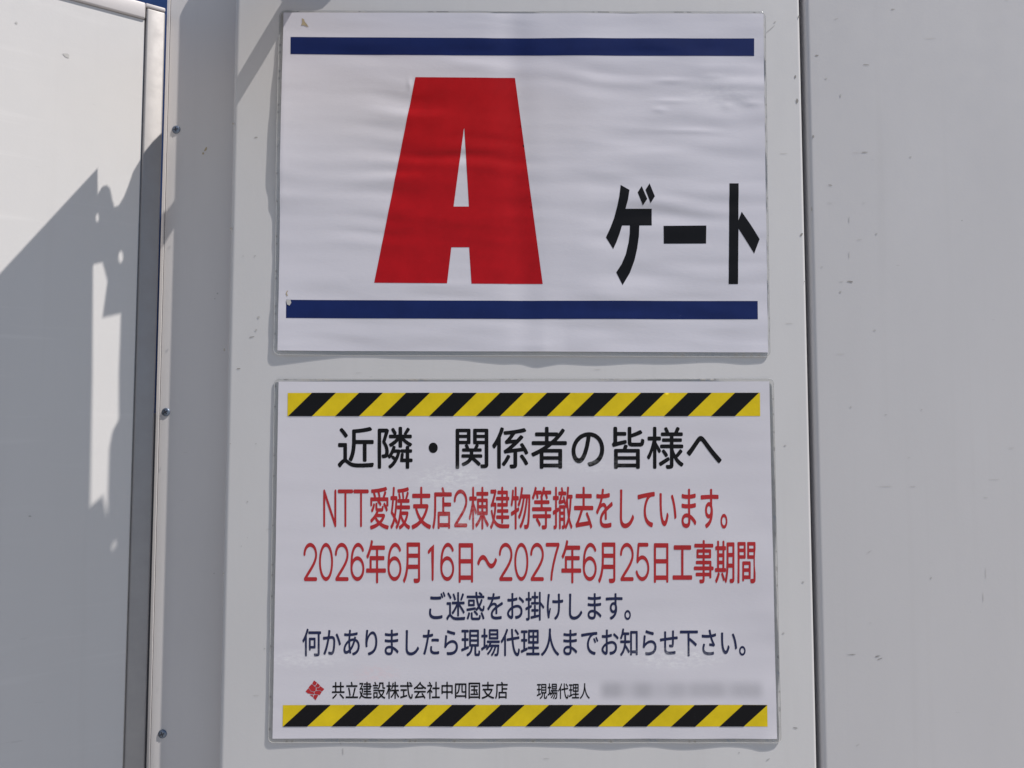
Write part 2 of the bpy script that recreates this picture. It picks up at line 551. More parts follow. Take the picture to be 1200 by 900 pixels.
def make_recess(c, scr, ang):
    bm = bmesh.new()
    pts = []
    a, b = 0.0005, 0.0021
    for k in range(4):
        t = ang + k * math.pi / 2
        for u, v in ((b, -a), (b, a), (a, a)):
            pts.append((u * math.cos(t) - v * math.sin(t), u * math.sin(t) + v * math.cos(t)))
    top = [bm.verts.new((c.x + x, c.y - 0.00142, c.z + z)) for x, z in pts]
    bot = [bm.verts.new((c.x + x * 0.5, c.y - 0.0008, c.z + z * 0.5)) for x, z in pts]
    bm.faces.new(top)
    for i in range(12): bm.faces.new((top[i], top[(i + 1) % 12], bot[(i + 1) % 12], bot[i]))
    o = from_bm("cross_recess", bm, M_SLOT)
    sh = off(scr)
    for v in o.data.vertices: v.co -= sh
    o.parent = scr

for (px, py, an) in ((206.5, 152, 0.15), (194.5, 483, 0.6), (190.5, 860, 0.35)):
    c = at(px, py, RECESS)
    s_ = make_screw(c)
    make_recess(c, s_, an)

# ---- the white gate leaf, standing open towards the camera on the left
TH = math.radians(34.5)
GD = Vector((math.cos(TH), math.sin(TH), 0))          # along the leaf, away from the camera
GN = Vector((math.sin(TH), -math.cos(TH), 0))         # towards the camera side
GP = Vector((at(182.0, 450, 0.0148).x, 0.0148, 0.0))       # right end of the leaf
def on_gate(px, py, back=0.0):
    return at_plane(px, py, GP - GN * back, GN)
def gate_uz(px, py, back=0.0):
    q = on_gate(px, py, back) - GP
    return q.dot(GD), q.z

gate = empty("gate_leaf", (GP.x - 0.3 * GD.x, GP.y - 0.3 * GD.y, GZ))
tag(gate, "white framed gate leaf standing open at the left, half in shade", "gate")

def gate_box(bm, u0, u1, z0, z1, d0, d1, bevel=0.0012):
    tmp = bmesh.new()
    add_box(tmp, (u0, d0, z0), (u1, d1, z1), bevel)
    for v in tmp.verts:
        u, d, z = v.co
        v.co = GP + GD * u + GN * d + Vector((0, 0, z))
    me = bpy.data.meshes.new("t"); tmp.to_mesh(me); tmp.free()
    bm.from_mesh(me); bpy.data.meshes.remove(me)

u_st = 0.5 * (gate_uz(166.5, 25)[0] + gate_uz(152, 880)[0])
u_end = 0.0
zt = gate_uz(168, 7.6)[1]
ztop = gate_uz(168, 1.8)[1]
zr = gate_uz(150, 16)[1]
SH = 0.0028                                             # the sheet lies this far behind the frame face
bm = bmesh.new(); gate_box(bm, u_st, u_end, GZ + 0.04, zt, -0.035, 0.0, 0.0016)
from_bm("stile", bm, M_ALU, gate, True)
bm = bmesh.new(); gate_box(bm, u_end + 0.0002, u_end + 0.0026, GZ + 0.05, gate_uz(182, 484)[1], -0.033, -0.006, 0.0006)
from_bm("dark_slit_strip", bm, M_SLOT, gate)  # added black strip, stands in for the dark of the lower slit
bm = bmesh.new(); gate_box(bm, -0.75, u_st - 0.0008, zr, ztop, -0.034, -0.0004, 0.0014)
gate_box(bm, u_st - 0.0008, u_end, zt + 0.0009, ztop, -0.034, -0.0004, 0.0010)
from_bm("top_rail", bm, M_STILE, gate, True)
bm = bmesh.new(); gate_box(bm, -0.75, u_st - 0.0008, GZ + 0.05, GZ + 0.09, -0.034, -0.0004, 0.0014)
from_bm("bottom_rail", bm, M_STILE, gate, True)
bm = bmesh.new()
gate_box(bm, -0.745, u_st - 0.0012, GZ + 0.06, zr - 0.0006, -SH - 0.004, -SH, 0.0)
def gate_mark(px, py, w_, h_, ang=0):
    u, z = gate_uz(px, py, SH)
    vs = []
    for i in range(8):
        t = 2 * math.pi * i / 8
        a = math.cos(t) * w_ * PX * .5 * random.uniform(.6, 1.1); b = math.sin(t) * h_ * PX * .5 * random.uniform(.6, 1.1)
        a, b = a * math.cos(ang) - b * math.sin(ang), a * math.sin(ang) + b * math.cos(ang)
        vs.append(bm.verts.new(GP + GD * (u + a) + GN * (-SH + 0.0003) + Vector((0, 0, z + b))))
    bm.faces.new(vs).material_index = 1
gate_mark(78, 65, 9, 5, -.3); gate_mark(19, 27, 3, 3); gate_mark(35, 605, 4, 2)
from_bm("sheet", bm, [M_GATE, M_GREYCHIP], gate)

# blue sheet behind the leaf, filling the slit and the top corner
bm = bmesh.new()
bx = GP.x + 0.004
add_box(bm, (bx - 0.14, 0.10, GZ), (bx + 0.03, 0.102, at(185, -90, 0.1).z))
tag(from_bm("blue_sheet", bm, M_BLUE, loc=Vector((bx - 0.01, 0.101, GZ))),
    "dark blue sheet glimpsed behind the open gate's top corner and in the slit beside it", "sheet")

# ---------------------------------------------------------------- laminated signs
def curve_at(points, v):
    """smooth interpolation in a list of (position, value) pairs"""
    if v <= points[0][0]: return points[0][1]
    for (a, p), (b, q) in zip(points, points[1:]):
        if v <= b:
            t = (v - a) / (b - a)
            t = t * t * (3 - 2 * t)
            return p + (q - p) * t
    return points[-1][1]

# how far (mm) the pouch's edges have curled off the steel
LEFT1 = ((15, .1), (30, .15), (60, .9), (100, 2.0), (150, 2.9), (195, 3.2), (230, 2.2), (258, .8), (300, .4), (340, .7), (380, 1.2), (411, .9))
BOT1 = ((328, .9), (342, .6), (364, .3), (400, .15), (465, .15), (544, .25), (584, .6), (608, 1.7), (629, 2.8), (644, 1.9), (656, .6), (702, .2), (750, .35),
        (802, .3), (842, .6), (879, 1.1), (899, 1.0))
LEFT2 = ((447, .2), (520, .35), (640, .25), (760, .4), (865, .5))
BOT2 = ((320, .4), (402, .3), (468, .85), (506, .2), (559, .95), (622, .15), (670, .3), (716, 1.05), (756, .2), (794, .85), (845, .2), (872, .9), (896, 2.3), (907, 1.2), (913, .3))

PUCKERS = ((789, 93, 18, 3.6, 0.00042), (790, 118, 20, 3.2, 0.00036), (777, 129, 8, 3.4, 0.00036), (812, 155, 36, 3.8, 0.00042),
           (858, 124, 8, 5, 0.00036), (887, 121, 12, 4.2, 0.00042), (842, 88, 16, 3.4, 0.00030), (715, 152, 22, 4, 0.0003), (477, 98, 2.6, 7, 0.0004))

def ripple1(x, z):
    """relief of the gate sign in metres, towards the camera"""
    q = at(600, 200)
    h = 0.0
    px = 600 + x / PX; py = 203 - (z - q.z) / PX
    rt = min(1, max(0, (px - 640) / 60))
    lf = math.exp(-((px - 500) / 95) ** 2)
    patch = min(1.6, max(0.25, 0.75 + 1.5 * noise.noise(Vector((x * 15, 12.5, z * 24)))))
    h += patch * (0.00022 + 0.00095 * lf + 0.0004 * rt) * noise.noise(Vector((x * (9 + 5 * rt), 3.1, z * 98 + x * 5)) * 0.8 + 0.5 * Vector((0, 0, noise.noise(Vector((x * 14, 2.2, z * 30))))))
    h += 0.00006 * noise.noise(Vector((x * 24, 9.1, z * 150)))
    h += rt * 0.0006 * noise.noise(Vector((x * 18, 17.7, z * 46)))
    gl = math.exp(-((px - 850) / 55) ** 2 - ((py - 115) / 45) ** 2)
    h += gl * 0.0006 * noise.noise(Vector((x * 30, 2.7, z * 95)))
    h += patch * rt * 0.00034 * noise.noise(Vector((x * 21 + z * 6, 6.4, z * 84)))
    # small puckers in the film
    if 740 < px < 910 and 70 < py < 180 or 465 < px < 490 and 80 < py < 116:
        for cx, cy, wx, wy, am in PUCKERS:
            dy = py - cy - 0.0022 * (px - cx) * abs(px - cx) / 6
            h += am * math.exp(-((px - cx) / wx) ** 2 - (dy / wy) ** 2)
    h += 0.0004 * noise.noise(Vector((x * 5.5, 1.3, z * 3.0)))
    # a soft upright valley right of the letter, and its neighbour
    for cx, wd, am in ((608, 21, -0.0013), (690, 34, 0.0005)):
        h += am * math.exp(-((px - cx - (py - 200) * 0.05) / wd) ** 2)
    # the lower edge bellies
    b = max(0, (py - 330) / 80)
    h += b * b * 0.0007 * noise.noise(Vector((x * 19, 5.7, 0.3)))
    h += 0.001 * curve_at(LEFT1, py) * math.exp(-max(0, px - 327) / 45)
    h += 0.001 * sum(curve_at(BOT1, px + 5 * k) for k in range(-2, 3)) / 5 * math.exp(-max(0, 413 - py) / 34)
    return h

def ripple2(x, z):
    q = at(612, 655)
    h = 0.00012 * noise.noise(Vector((x * 9, 33.1, z * 80)))
    px = 612 + (x - q.x) / PX; py = 655 - (z - q.z) / PX
    rt = min(1, max(0, (px - 690) / 140))
    h += rt * 0.0009 * noise.noise(Vector((x * 14 + z * 9, 7.7, z * 24 - x * 5)))
    h += 0.0004 * noise.noise(Vector((x * 5.0, 21.3, z * 3.6)))
    h += 0.00016 * noise.noise(Vector((x * 17, 28.3, z * 21)))
    h += 0.001 * curve_at(LEFT2, py) * math.exp(-max(0, px - 322) / 45)
    h += 0.001 * sum(curve_at(BOT2, px + 5 * k) for k in range(-2, 3)) / 5 * math.exp(-max(0, 866 - py) / 28)
    return h

def make_surface(h, base):
    def pos(x, z, lift=0.0):
        return Vector((x, -(max(0.00035, base + h(x, z)) + lift), z))
    def nrm(x, z):
        e = 0.0006
        dx = (h(x + e, z) - h(x - e, z)) / (2 * e)
        dz = (h(x, z + e) - h(x, z - e)) / (2 * e)
        return Vector((-dx, -1.0, -dz)).normalized()
    return pos, nrm

S1 = make_surface(ripple1, 0.0006)
S2 = make_surface(ripple2, 0.0006)

def sheet_grid(name, corners, surf, nx, nz, mat, parent):
    """corners in pixels: TL, TR, BR, BL"""
    c = [at(*p) for p in corners]
    V, N, Fc = [], [], []
    for j in range(nz + 1):
        t = j / nz
        for i in range(nx + 1):
            s = i / nx
            p = (c[0] * (1 - s) + c[1] * s) * (1 - t) + (c[3] * (1 - s) + c[2] * s) * t
            V.append(surf[0](p.x, p.z)); N.append(surf[1](p.x, p.z))
    for j in range(nz):
        for i in range(nx):
            a = j * (nx + 1) + i
            Fc.append((a, a + nx + 1, a + nx + 2, a + 1))
    return from_pydata(name, V, Fc, mat, parent, N)

def print_loops(name, loops, surf, mat, parent, lift=0.00015, step=None, normals=True):
    """flat ink on the sheet: loops are lists of (x, z)"""
    V, FF = fill(loops, step)
    VV = [surf[0](x, z, lift) for x, z in V]
    NN = [surf[1](x, z) for x, z in V]
    out = []
    for f in FF:
        a, b, c = (VV[i] for i in f[:3])
        n = (b - a).cross(c - a)
        out.append(f if n.y < 0 else f[::-1])
    return VV, out, NN

def ink_part(name, groups, surf, mat, parent, lift=0.00012, step=None, label=None):
    V, Fc, N = [], [], []
    for loops in groups:
        v, f, n = print_loops(name, loops, surf, mat, parent, lift, step)
        b = len(V)
        V += v; N += n; Fc += [[i + b for i in t] for t in f]
    o = from_pydata(name, V, Fc, mat, parent, N)
    if label: o["label"] = label
    return o

def pxl(pts):
    return [(at(x, y).x, at(x, y).z) for x, y in pts]

def smooth_loop(pts, it=2):
    for _ in range(it):
        q = []
        n = len(pts)
        for i in range(n):
            a, b = pts[i], pts[(i + 1) % n]
            q += [(a[0] * .75 + b[0] * .25, a[1] * .75 + b[1] * .25), (a[0] * .25 + b[0] * .75, a[1] * .25 + b[1] * .75)]
        pts = q
    return pts

def round_rect(c, m, r):
    """pixel outline m pixels outside the quad c (TL, TR, BR, BL; m = left, top, right, bottom) with rounded corners"""
    l, t, rt, b = m
    q = [(c[0][0] - l, c[0][1] - t), (c[1][0] + rt, c[1][1] - t), (c[2][0] + rt, c[2][1] + b), (c[3][0] - l, c[3][1] + b)]
    out = []
    for i in range(4):
        p = Vector(q[i]); a = (Vector(q[i - 1]) - p).normalized(); d = (Vector(q[(i + 1) % 4]) - p).normalized()
        o = p + (a + d) * r
        for k in range(7):
            t_ = k / 6 * math.pi / 2
            v = o - d * r * math.cos(t_) - a * r * math.sin(t_)
            out.append((v.x, v.y))
    return out

def film_part(outer, inner, surf, parent, mat):
    """clear margin of the laminating pouch, running on from the curl of the paper"""
    O = split_edges(pxl(outer), 0.0022); I = pxl(inner)
    V, FF = fill([O, split_edges(I, 0.0022)], None)
    VV = [surf[0](x, z, -0.00004) for x, z in V]
    out = []
    for f in FF:
        a, b, c = (VV[i] for i in f[:3])
        out.append(f if (b - a).cross(c - a).y < 0 else f[::-1])
    # the welded outer edge of the pouch: a thin clear bead that catches the light
    nb = len(VV)
    O2 = O
    r = 0.00022
    mi = [0] * len(out)
    k = len(O2)
    for i, (x, z) in enumerate(O2):
        a, b = O2[i - 1], O2[(i + 1) % k]
        t = Vector((b[0] - a[0], 0, b[1] - a[1])).normalized()
        nn = Vector((-t.z, 0, t.x))
        c = surf[0](x, z)
        for q in range(6):
            an = q * math.pi / 3
            VV.append(c + nn * r * math.cos(an) + Vector((0, r * math.sin(an), 0)))
    for i in range(k):
        for q in range(6):
            p0 = nb + i * 6 + q; p1 = nb + i * 6 + (q + 1) % 6
            p2 = nb + ((i + 1) % k) * 6 + (q + 1) % 6; p3 = nb + ((i + 1) % k) * 6 + q
            out.append([p0, p1, p2, p3]); mi.append(1)
    return from_pydata("laminate_margin", VV, out, [mat, M_BEAD], parent, midx=mi, smooth=True)

# ---- sign 1: A gate
c1 = at(612, 412)
sign1 = empty("gate_sign", (c1.x, 0.0, c1.z))
tag(sign1, "upper laminated sign with a big red letter A between two navy bars", "sign")
P1 = [(332.5, 15.2), (894.2, 16.6), (899.8, 413.2), (326, 411)]
sheet_grid("paper", P1, S1, 240, 170, M_PAPER1, sign1)
film_part(round_rect(P1, (4.6, 2.2, 2.4, 5.2), 7), P1, S1, sign1, M_FILM)
pr = [[pxl([(341, 44), (610, 45.2), (883.5, 45.5), (883.5, 66), (610, 65.4), (341, 64.3)])]]
ink_part("printed_bar", pr, S1, M_NAVY, sign1, step=0.0022)
pr = [[pxl([(336, 351.6), (610, 352.6), (887.6, 352.9), (887.6, 374.4), (610, 374), (336, 373)])]]
ink_part("printed_bar", pr, S1, M_NAVY, sign1, step=0.0022)
A_out = pxl([(487, 91), (603.5, 91.6), (636, 333), (552.6, 332.7), (549.8, 290), (529, 290), (524, 332.3), (438.7, 331.6)])
A_in = pxl([(544.2, 151), (549.6, 242.3), (531.6, 242.3), (542.6, 160), (543.6, 152)])
ink_part("printed_letter", [[A_out, A_in]], S1, M_RED, sign1, step=0.0022)

def k(pts): return pxl([(620 + x / 3.913, 210 + y / 3.913) for x, y in pts])
ge = [[k([(420, 27), (460, 50), (453, 95), (442, 136), (562, 136), (562, 213), (505, 213), (503, 262), (495, 320), (483, 372),
          (462, 430), (428, 487), (399, 428), (424, 390), (443, 345), (456, 290), (461, 250), (462, 213), (426, 213),
          (413, 255), (400, 290), (385, 322), (352, 268), (372, 225), (390, 178), (404, 125), (413, 80)])],
      [k([(516, 32), (541, 92), (521, 122), (497, 62)])], [k([(552, 20), (576, 80), (556, 112), (533, 50)])]]
ink_part("printed_letter", ge, S1, M_BLACK, sign1, step=0.0022)
ink_part("printed_letter", [[k([(616, 215), (812, 213), (811, 296), (617, 297)])]], S1, M_BLACK, sign1, step=0.0022)
to = [[k([(918, 20), (960, 20), (959, 190), (974, 150), (1015, 210), (1056, 276), (1031, 342), (1000, 292), (959, 228), (957, 482), (914, 482)])]]
ink_part("printed_letter", to, S1, M_BLACK, sign1, step=0.0022)
# crumbs of old glue on the film
ink_part("glue_speck", [[pxl([(354, 22), (356.5, 23), (357.5, 26), (360, 29), (362, 32.5), (358.5, 31), (356, 30), (353, 30.5), (354.5, 27)])]],
         S1, M_GLUE, sign1, 0.0002)
ink_part("glue_speck", [[pxl([(336, 352), (341, 351.5), (342, 355), (340, 358.5), (337, 357)])]], S1, M_GREYCHIP, sign1, 0.0004)
ink_part("glue_speck", [[pxl([(337, 341), (338.2, 341), (336.6, 344), (338, 347), (336.6, 347.2), (335.4, 344)])]], S1, M_GLUE, sign1, 0.0002)

# ---- sign 2: notice to the neighbours
c2 = at(615, 866)
sign2 = empty("notice_sign", (c2.x, 0.0, c2.z))
tag(sign2, "lower laminated notice with lines of Japanese text between black and yellow striped bands", "sign")
P2 = [(326.8, 447.2), (901.2, 447), (910.2, 865.2), (319.8, 865)]
sheet_grid("paper", P2, S2, 240, 170, M_PAPER2, sign2)
film_part(round_rect(P2, (4.8, 3.2, 5.0, 4.6), 6), P2, S2, sign2, M_FILM2)

def hazard(y0, y1, xl, xr, bx0, tx0, wd, per, n):
    band = ink_part("hazard_band", [[pxl([(xl, y0), (xr, y0 - 0.2), (xr + .4, y1), (xl - .4, y1)])]], S2, M_YELLOW, sign2, 0.00014, 0.0025)
    g = []
    for i in range(n):
        a, b = bx0 + per * i, tx0 + per * i
        g.append([pxl([(b, y0 - .15), (b + wd, y0 - .15), (a + wd, y1 + .15), (a, y1 + .15)])])
    V, Fc, N = [], [], []
    for loops in g:
        v, f, n_ = print_loops("s", loops, S2, M_BLACK, sign2, 0.00028, 0.0025)
        bI = len(V); V += v; N += n_; Fc += [[q + bI for q in t] for t in f]
    o = from_pydata("black_stripes", V, Fc, M_BLACK, sign2, N)
    o.parent = band
hazard(460.5, 487.6, 337.6, 890.2, 338.0, 366.0, 27.8, 55.0, 10)
hazard(825.8, 850.8, 332.0, 898.6, 332.0, 359.6, 28.2, 56.75, 10)

GLYPHS = {
  '。': [[162,-69,224,-70,259,-60,286,-45,316,-18,330,-1,348,31,354,54,358,79,358,109,355,126,345,159,332,181,321,196,294,222,254,245,229,252,199,255,161,252,129,243,106,230,94,221,56,180,42,154,36,134,32,114,33,66,41,31,53,9,67,-11,96,-40,131,-60],[189,1,149,14,123,36,110,61,103,91,113,129,131,155,146,167,161,175,186,182,201,182,236,171,254,159,264,149,277,126,282,111,285,101,285,81,274,49,254,23,226,8,199,0]],
  'あ': [[583,-56,604,-57,624,-53,666,-42,724,-21,789,14,841,58,876,104,896,144,905,171,917,234,917,271,914,296,902,339,894,359,879,386,861,410,831,440,799,464,754,486,721,498,732,539,731,546,724,559,715,561,704,569,684,574,666,574,661,577,649,573,641,567,626,516,624,514,591,517,551,514,494,506,444,495,442,496,447,566,449,589,451,591,621,604,781,625,806,636,811,659,812,681,806,711,804,714,794,720,769,719,631,697,526,687,464,684,462,686,474,756,474,774,477,779,473,791,466,799,441,804,411,804,390,801,381,794,376,774,368,684,366,682,354,679,286,679,171,689,148,686,139,679,134,656,133,641,141,604,146,599,186,591,224,591,239,588,354,588,357,586,356,564,348,489,348,461,286,426,228,381,174,325,135,266,110,209,101,174,98,151,98,106,101,89,109,66,121,42,143,19,166,4,199,-6,239,-9,279,-3,341,16,389,40,404,6,416,-3,441,-1,469,8,484,16,491,31,489,36,489,51,475,101,527,151,566,198,594,236,645,319,689,411,691,415,694,415,729,399,754,382,784,353,795,336,806,314,815,279,816,239,813,221,804,189,780,146,743,106,721,90,699,76,656,56,609,41,546,26,541,21,536,11,536,-1,543,-9,550,-29,564,-47],[226,94,211,101,203,111,197,131,197,154,200,171,214,214,238,254,261,285,300,324,341,355,346,334,346,294,351,241,367,139,344,124,296,101,254,92],[451,212,439,304,437,371,440,401,506,420,559,428,594,428,576,384,542,324,517,286,490,251,474,232]],
  'い': [[333,-19,376,-19,401,-12,431,4,455,24,494,76,524,134,550,201,550,226,542,241,519,265,509,271,504,279,494,282,481,280,469,272,466,262,459,251,439,196,415,149,397,124,381,108,369,100,359,98,339,101,326,108,301,132,290,149,271,186,259,224,245,284,237,334,227,469,229,695,221,704,184,711,154,712,129,706,121,697,118,674,121,656,123,454,136,309,157,201,186,116,204,82,226,48,246,25,279,1,301,-10],[846,139,859,138,899,151,914,160,926,176,929,189,929,204,911,304,882,411,860,476,832,541,802,601,766,660,749,674,739,676,726,676,699,666,676,654,669,641,668,629,675,611,710,556,734,509,761,441,780,384,800,309,815,236,825,171,831,149]],
  'お': [[303,-44,319,-44,339,-41,366,-31,389,-9,402,16,412,64,412,204,409,219,409,296,411,300,444,311,519,328,591,336,629,336,684,326,714,314,731,302,756,278,766,261,776,224,773,189,769,174,757,151,726,118,689,94,651,80,591,67,534,64,509,59,504,54,499,44,498,36,514,-16,525,-31,541,-39,554,-39,626,-31,684,-18,739,3,794,36,822,61,847,96,861,124,870,151,879,204,876,246,870,274,861,299,846,326,834,342,807,369,786,384,746,404,711,415,671,424,646,427,576,427,509,419,446,405,409,395,407,396,407,424,409,439,409,536,421,540,486,549,584,566,609,576,614,581,619,599,619,629,614,656,604,664,594,667,586,664,566,664,491,647,412,636,414,716,419,769,417,794,409,806,384,812,344,811,324,806,316,797,313,774,316,746,316,649,313,626,311,624,229,622,161,627,126,624,114,612,111,591,111,561,116,541,121,536,136,530,194,526,276,526,291,528,311,528,313,526,313,361,251,330,211,304,176,277,139,240,116,209,104,184,93,141,94,121,108,79,128,49,156,20,186,-1,229,-24,261,-35],[281,66,254,74,222,94,200,119,195,134,195,144,208,174,250,219,286,245,311,259,313,256,313,211,316,199,315,86,310,74,304,68,294,64],[896,479,909,478,919,481,934,496,947,516,954,534,954,544,951,552,934,570,904,591,826,641,758,681,729,692,711,688,709,682,694,666,683,641,683,629,687,619,704,604,794,550,879,488]],
  'か': [[460,-41,479,-42,524,-36,554,-26,571,-17,600,6,626,46,642,84,653,119,674,221,684,319,684,354,687,369,686,441,678,489,662,526,645,551,634,562,614,575,581,588,534,597,484,597,416,592,415,594,417,609,444,751,444,774,437,786,419,792,399,796,366,799,348,796,339,789,334,766,331,719,323,656,309,583,169,572,101,571,79,566,71,557,68,534,71,499,79,476,88,469,114,466,276,486,286,484,256,379,209,246,179,176,137,94,105,41,96,19,91,14,90,6,96,-9,105,-11,129,-26,164,-37,174,-36,181,-33,195,-19,240,64,271,131,300,201,345,329,393,496,464,503,511,503,544,496,561,485,570,476,577,464,586,429,586,349,578,264,563,176,544,114,529,87,514,73,496,64,484,62,434,62,391,69,369,69,354,74,341,67,335,56,336,19,339,1,344,-11,353,-21,364,-27,389,-34],[891,276,901,276,916,280,956,300,965,309,969,316,967,344,912,469,872,549,821,639,804,665,794,674,779,679,761,677,734,665,716,654,709,641,709,629,714,624,719,609,762,541,811,446,846,364,870,299,879,283]],
  'け': [[543,-64,559,-64,571,-59,627,-19,652,4,679,33,701,64,717,91,734,126,756,201,766,269,772,351,772,481,774,483,841,489,906,497,926,506,933,524,934,561,929,589,916,598,881,597,836,589,773,584,769,614,769,756,766,781,761,786,734,792,696,791,671,786,663,776,661,771,664,761,663,734,668,686,668,639,671,626,671,579,669,577,646,574,496,574,411,580,398,579,389,571,383,544,383,516,389,491,394,486,429,479,474,478,486,476,646,476,661,478,671,478,673,476,673,366,668,291,658,226,641,174,615,126,584,87,549,55,504,24,496,16,489,14,481,1,481,-14,489,-25,519,-52,531,-60],[170,-16,216,-16,239,-9,246,0,249,21,249,56,252,71,266,129,290,209,291,226,295,231,299,254,314,294,310,306,279,326,269,327,259,323,254,319,249,309,246,296,241,289,231,259,229,247,220,236,214,219,212,224,204,311,204,369,212,474,232,614,259,734,259,749,261,756,254,771,211,782,176,780,165,781,156,774,149,741,148,726,121,536,108,386,108,256,116,184,134,86,147,34,164,-11]],
  'ご': [[420,-46,559,-47,574,-44,604,-44,706,-34,799,-17,819,-5,829,14,829,54,821,79,811,87,799,89,794,87,779,86,734,77,661,67,569,59,509,59,496,57,399,62,361,69,329,79,306,89,289,100,265,124,254,144,249,164,249,201,259,254,259,269,262,274,261,281,256,291,251,296,221,304,194,304,171,301,160,279,151,241,143,181,143,144,149,111,155,91,168,66,181,46,199,28,231,4,276,-17,341,-36],[360,589,574,588,589,591,631,591,644,593,714,596,731,599,751,604,756,609,762,634,761,671,756,691,751,696,747,699,726,702,581,692,364,692,259,699,220,696,211,689,206,664,206,626,211,609,216,604,239,596],[809,636,819,636,839,641,859,656,865,674,860,691,834,738,801,790,786,805,779,809,771,809,754,805,730,789,726,779,726,764,784,659,799,641],[919,679,944,680,971,696,976,706,977,719,964,748,910,834,891,849,881,849,864,845,841,831,836,819,836,806,844,789,899,696,911,682]],
  'さ': [[473,-54,539,-54,651,-47,731,-36,759,-26,761,-24,767,1,764,56,749,66,609,49,581,49,569,47,471,47,421,52,381,60,354,69,334,79,315,91,290,119,281,139,277,161,277,189,280,209,289,241,312,294,310,311,304,321,274,333,251,337,236,336,229,333,215,316,198,276,185,236,176,196,176,139,179,119,188,89,199,66,219,38,239,18,261,1,294,-16,336,-32,369,-41,436,-51],[750,234,771,235,790,249,812,284,814,296,813,309,807,321,773,364,725,439,686,514,672,546,806,571,841,580,855,589,864,591,869,598,870,606,869,644,861,671,854,678,841,681,829,677,814,676,739,657,639,640,622,689,600,774,591,797,582,804,556,807,509,797,501,794,494,781,502,739,536,636,536,629,499,627,346,627,334,629,261,632,186,639,160,636,151,629,148,576,154,549,159,544,189,536,269,533,281,531,349,531,364,528,499,531,571,536,613,449,676,336,584,344,556,344,534,341,529,336,521,311,524,266,529,261,569,254,666,246]],
  'し': [[438,-61,521,-62,594,-51,634,-40,671,-27,729,0,771,26,805,51,864,108,895,146,901,161,901,179,894,195,870,221,859,229,857,234,849,237,836,237,829,234,815,221,779,177,724,125,681,95,629,69,591,56,549,47,481,42,449,44,421,50,401,56,372,74,358,89,341,116,332,156,332,354,334,369,334,461,337,474,337,544,339,556,342,679,347,731,346,777,339,786,311,792,269,792,241,786,234,777,232,764,233,721,236,709,236,619,233,604,233,516,231,504,228,311,226,296,226,146,231,106,243,66,258,36,275,11,295,-9,329,-31,354,-42,391,-54]],
  'す': [[355,-61,376,-60,444,-34,499,-4,534,21,552,36,594,80,619,116,636,151,653,199,661,234,667,276,667,321,664,349,655,384,644,416,634,434,634,564,632,581,634,583,711,583,726,581,866,581,901,578,929,584,934,589,939,616,936,660,929,669,901,674,634,677,634,749,637,764,634,790,626,799,606,804,566,804,539,799,530,786,528,751,531,736,531,676,529,674,246,669,231,667,141,667,96,659,91,654,89,650,86,629,86,599,91,576,104,568,131,566,234,573,339,576,351,578,424,578,436,581,531,581,533,579,532,509,501,514,459,514,411,502,381,487,359,472,331,445,313,416,300,384,291,339,294,294,306,251,316,231,334,208,351,190,371,176,396,164,416,157,449,151,484,151,522,159,515,146,493,121,446,85,391,56,329,34,318,26,306,24,301,19,296,6,296,-6,305,-14,313,-29,335,-51,344,-57],[471,244,451,246,434,254,424,260,406,277,396,294,392,306,389,336,394,361,400,376,424,405,439,415,461,423,496,423,524,412,536,403,550,384,556,371,558,354,556,316,549,291,541,276,521,255,511,249,499,245,479,242]],
  'せ': [[480,-29,564,-29,579,-27,634,-27,779,-16,806,-9,816,0,822,11,824,51,821,77,809,89,769,89,689,79,574,72,476,72,444,75,401,84,375,99,359,124,352,164,352,214,349,226,349,416,354,441,514,458,644,468,646,466,646,421,643,409,643,381,638,329,634,310,629,305,614,302,576,304,546,309,513,309,504,301,498,271,500,239,504,229,536,219,599,211,644,208,671,212,696,221,714,238,722,254,731,289,737,334,739,406,742,419,742,474,744,476,809,481,899,481,924,486,929,491,934,516,934,546,929,571,924,576,891,582,761,572,746,572,744,574,744,606,747,621,747,721,749,744,746,767,739,776,714,782,681,782,656,776,649,767,646,744,648,726,648,566,646,564,354,537,352,539,352,696,354,714,351,737,344,746,324,751,281,751,259,746,251,737,250,729,248,709,251,694,251,529,231,524,69,511,46,506,39,497,36,474,39,444,46,419,55,411,89,411,244,431,251,429,251,186,253,144,265,81,278,49,300,19,327,1,346,-7,384,-18,416,-24]],
  'た': [[195,-41,204,-41,214,-36,227,-16,259,59,287,136,322,241,358,361,404,545,486,556,586,575,602,584,613,601,614,636,609,664,594,674,584,671,564,671,509,660,426,647,425,649,446,749,446,771,449,776,445,786,439,794,419,800,371,804,350,801,341,794,336,771,333,716,319,637,306,634,276,634,264,632,174,632,159,634,116,632,111,634,104,633,94,622,91,596,92,564,100,549,114,539,124,536,169,533,269,533,284,536,297,534,279,456,255,374,209,231,161,109,116,9,116,-4,123,-16,144,-27,176,-38],[703,-31,824,-27,876,-21,909,-11,916,11,919,34,919,49,914,71,899,81,879,82,779,69,706,67,644,72,601,84,581,95,569,107,561,119,557,131,557,176,562,204,561,224,564,229,559,241,554,246,529,254,479,251,468,226,464,209,458,171,456,121,465,76,479,49,489,35,514,14,561,-10,634,-26],[850,399,890,401,896,406,903,426,904,461,899,484,894,489,874,496,801,502,639,502,564,497,534,487,526,464,526,436,531,409,540,401,546,401,551,403,594,401,649,406,776,406]],
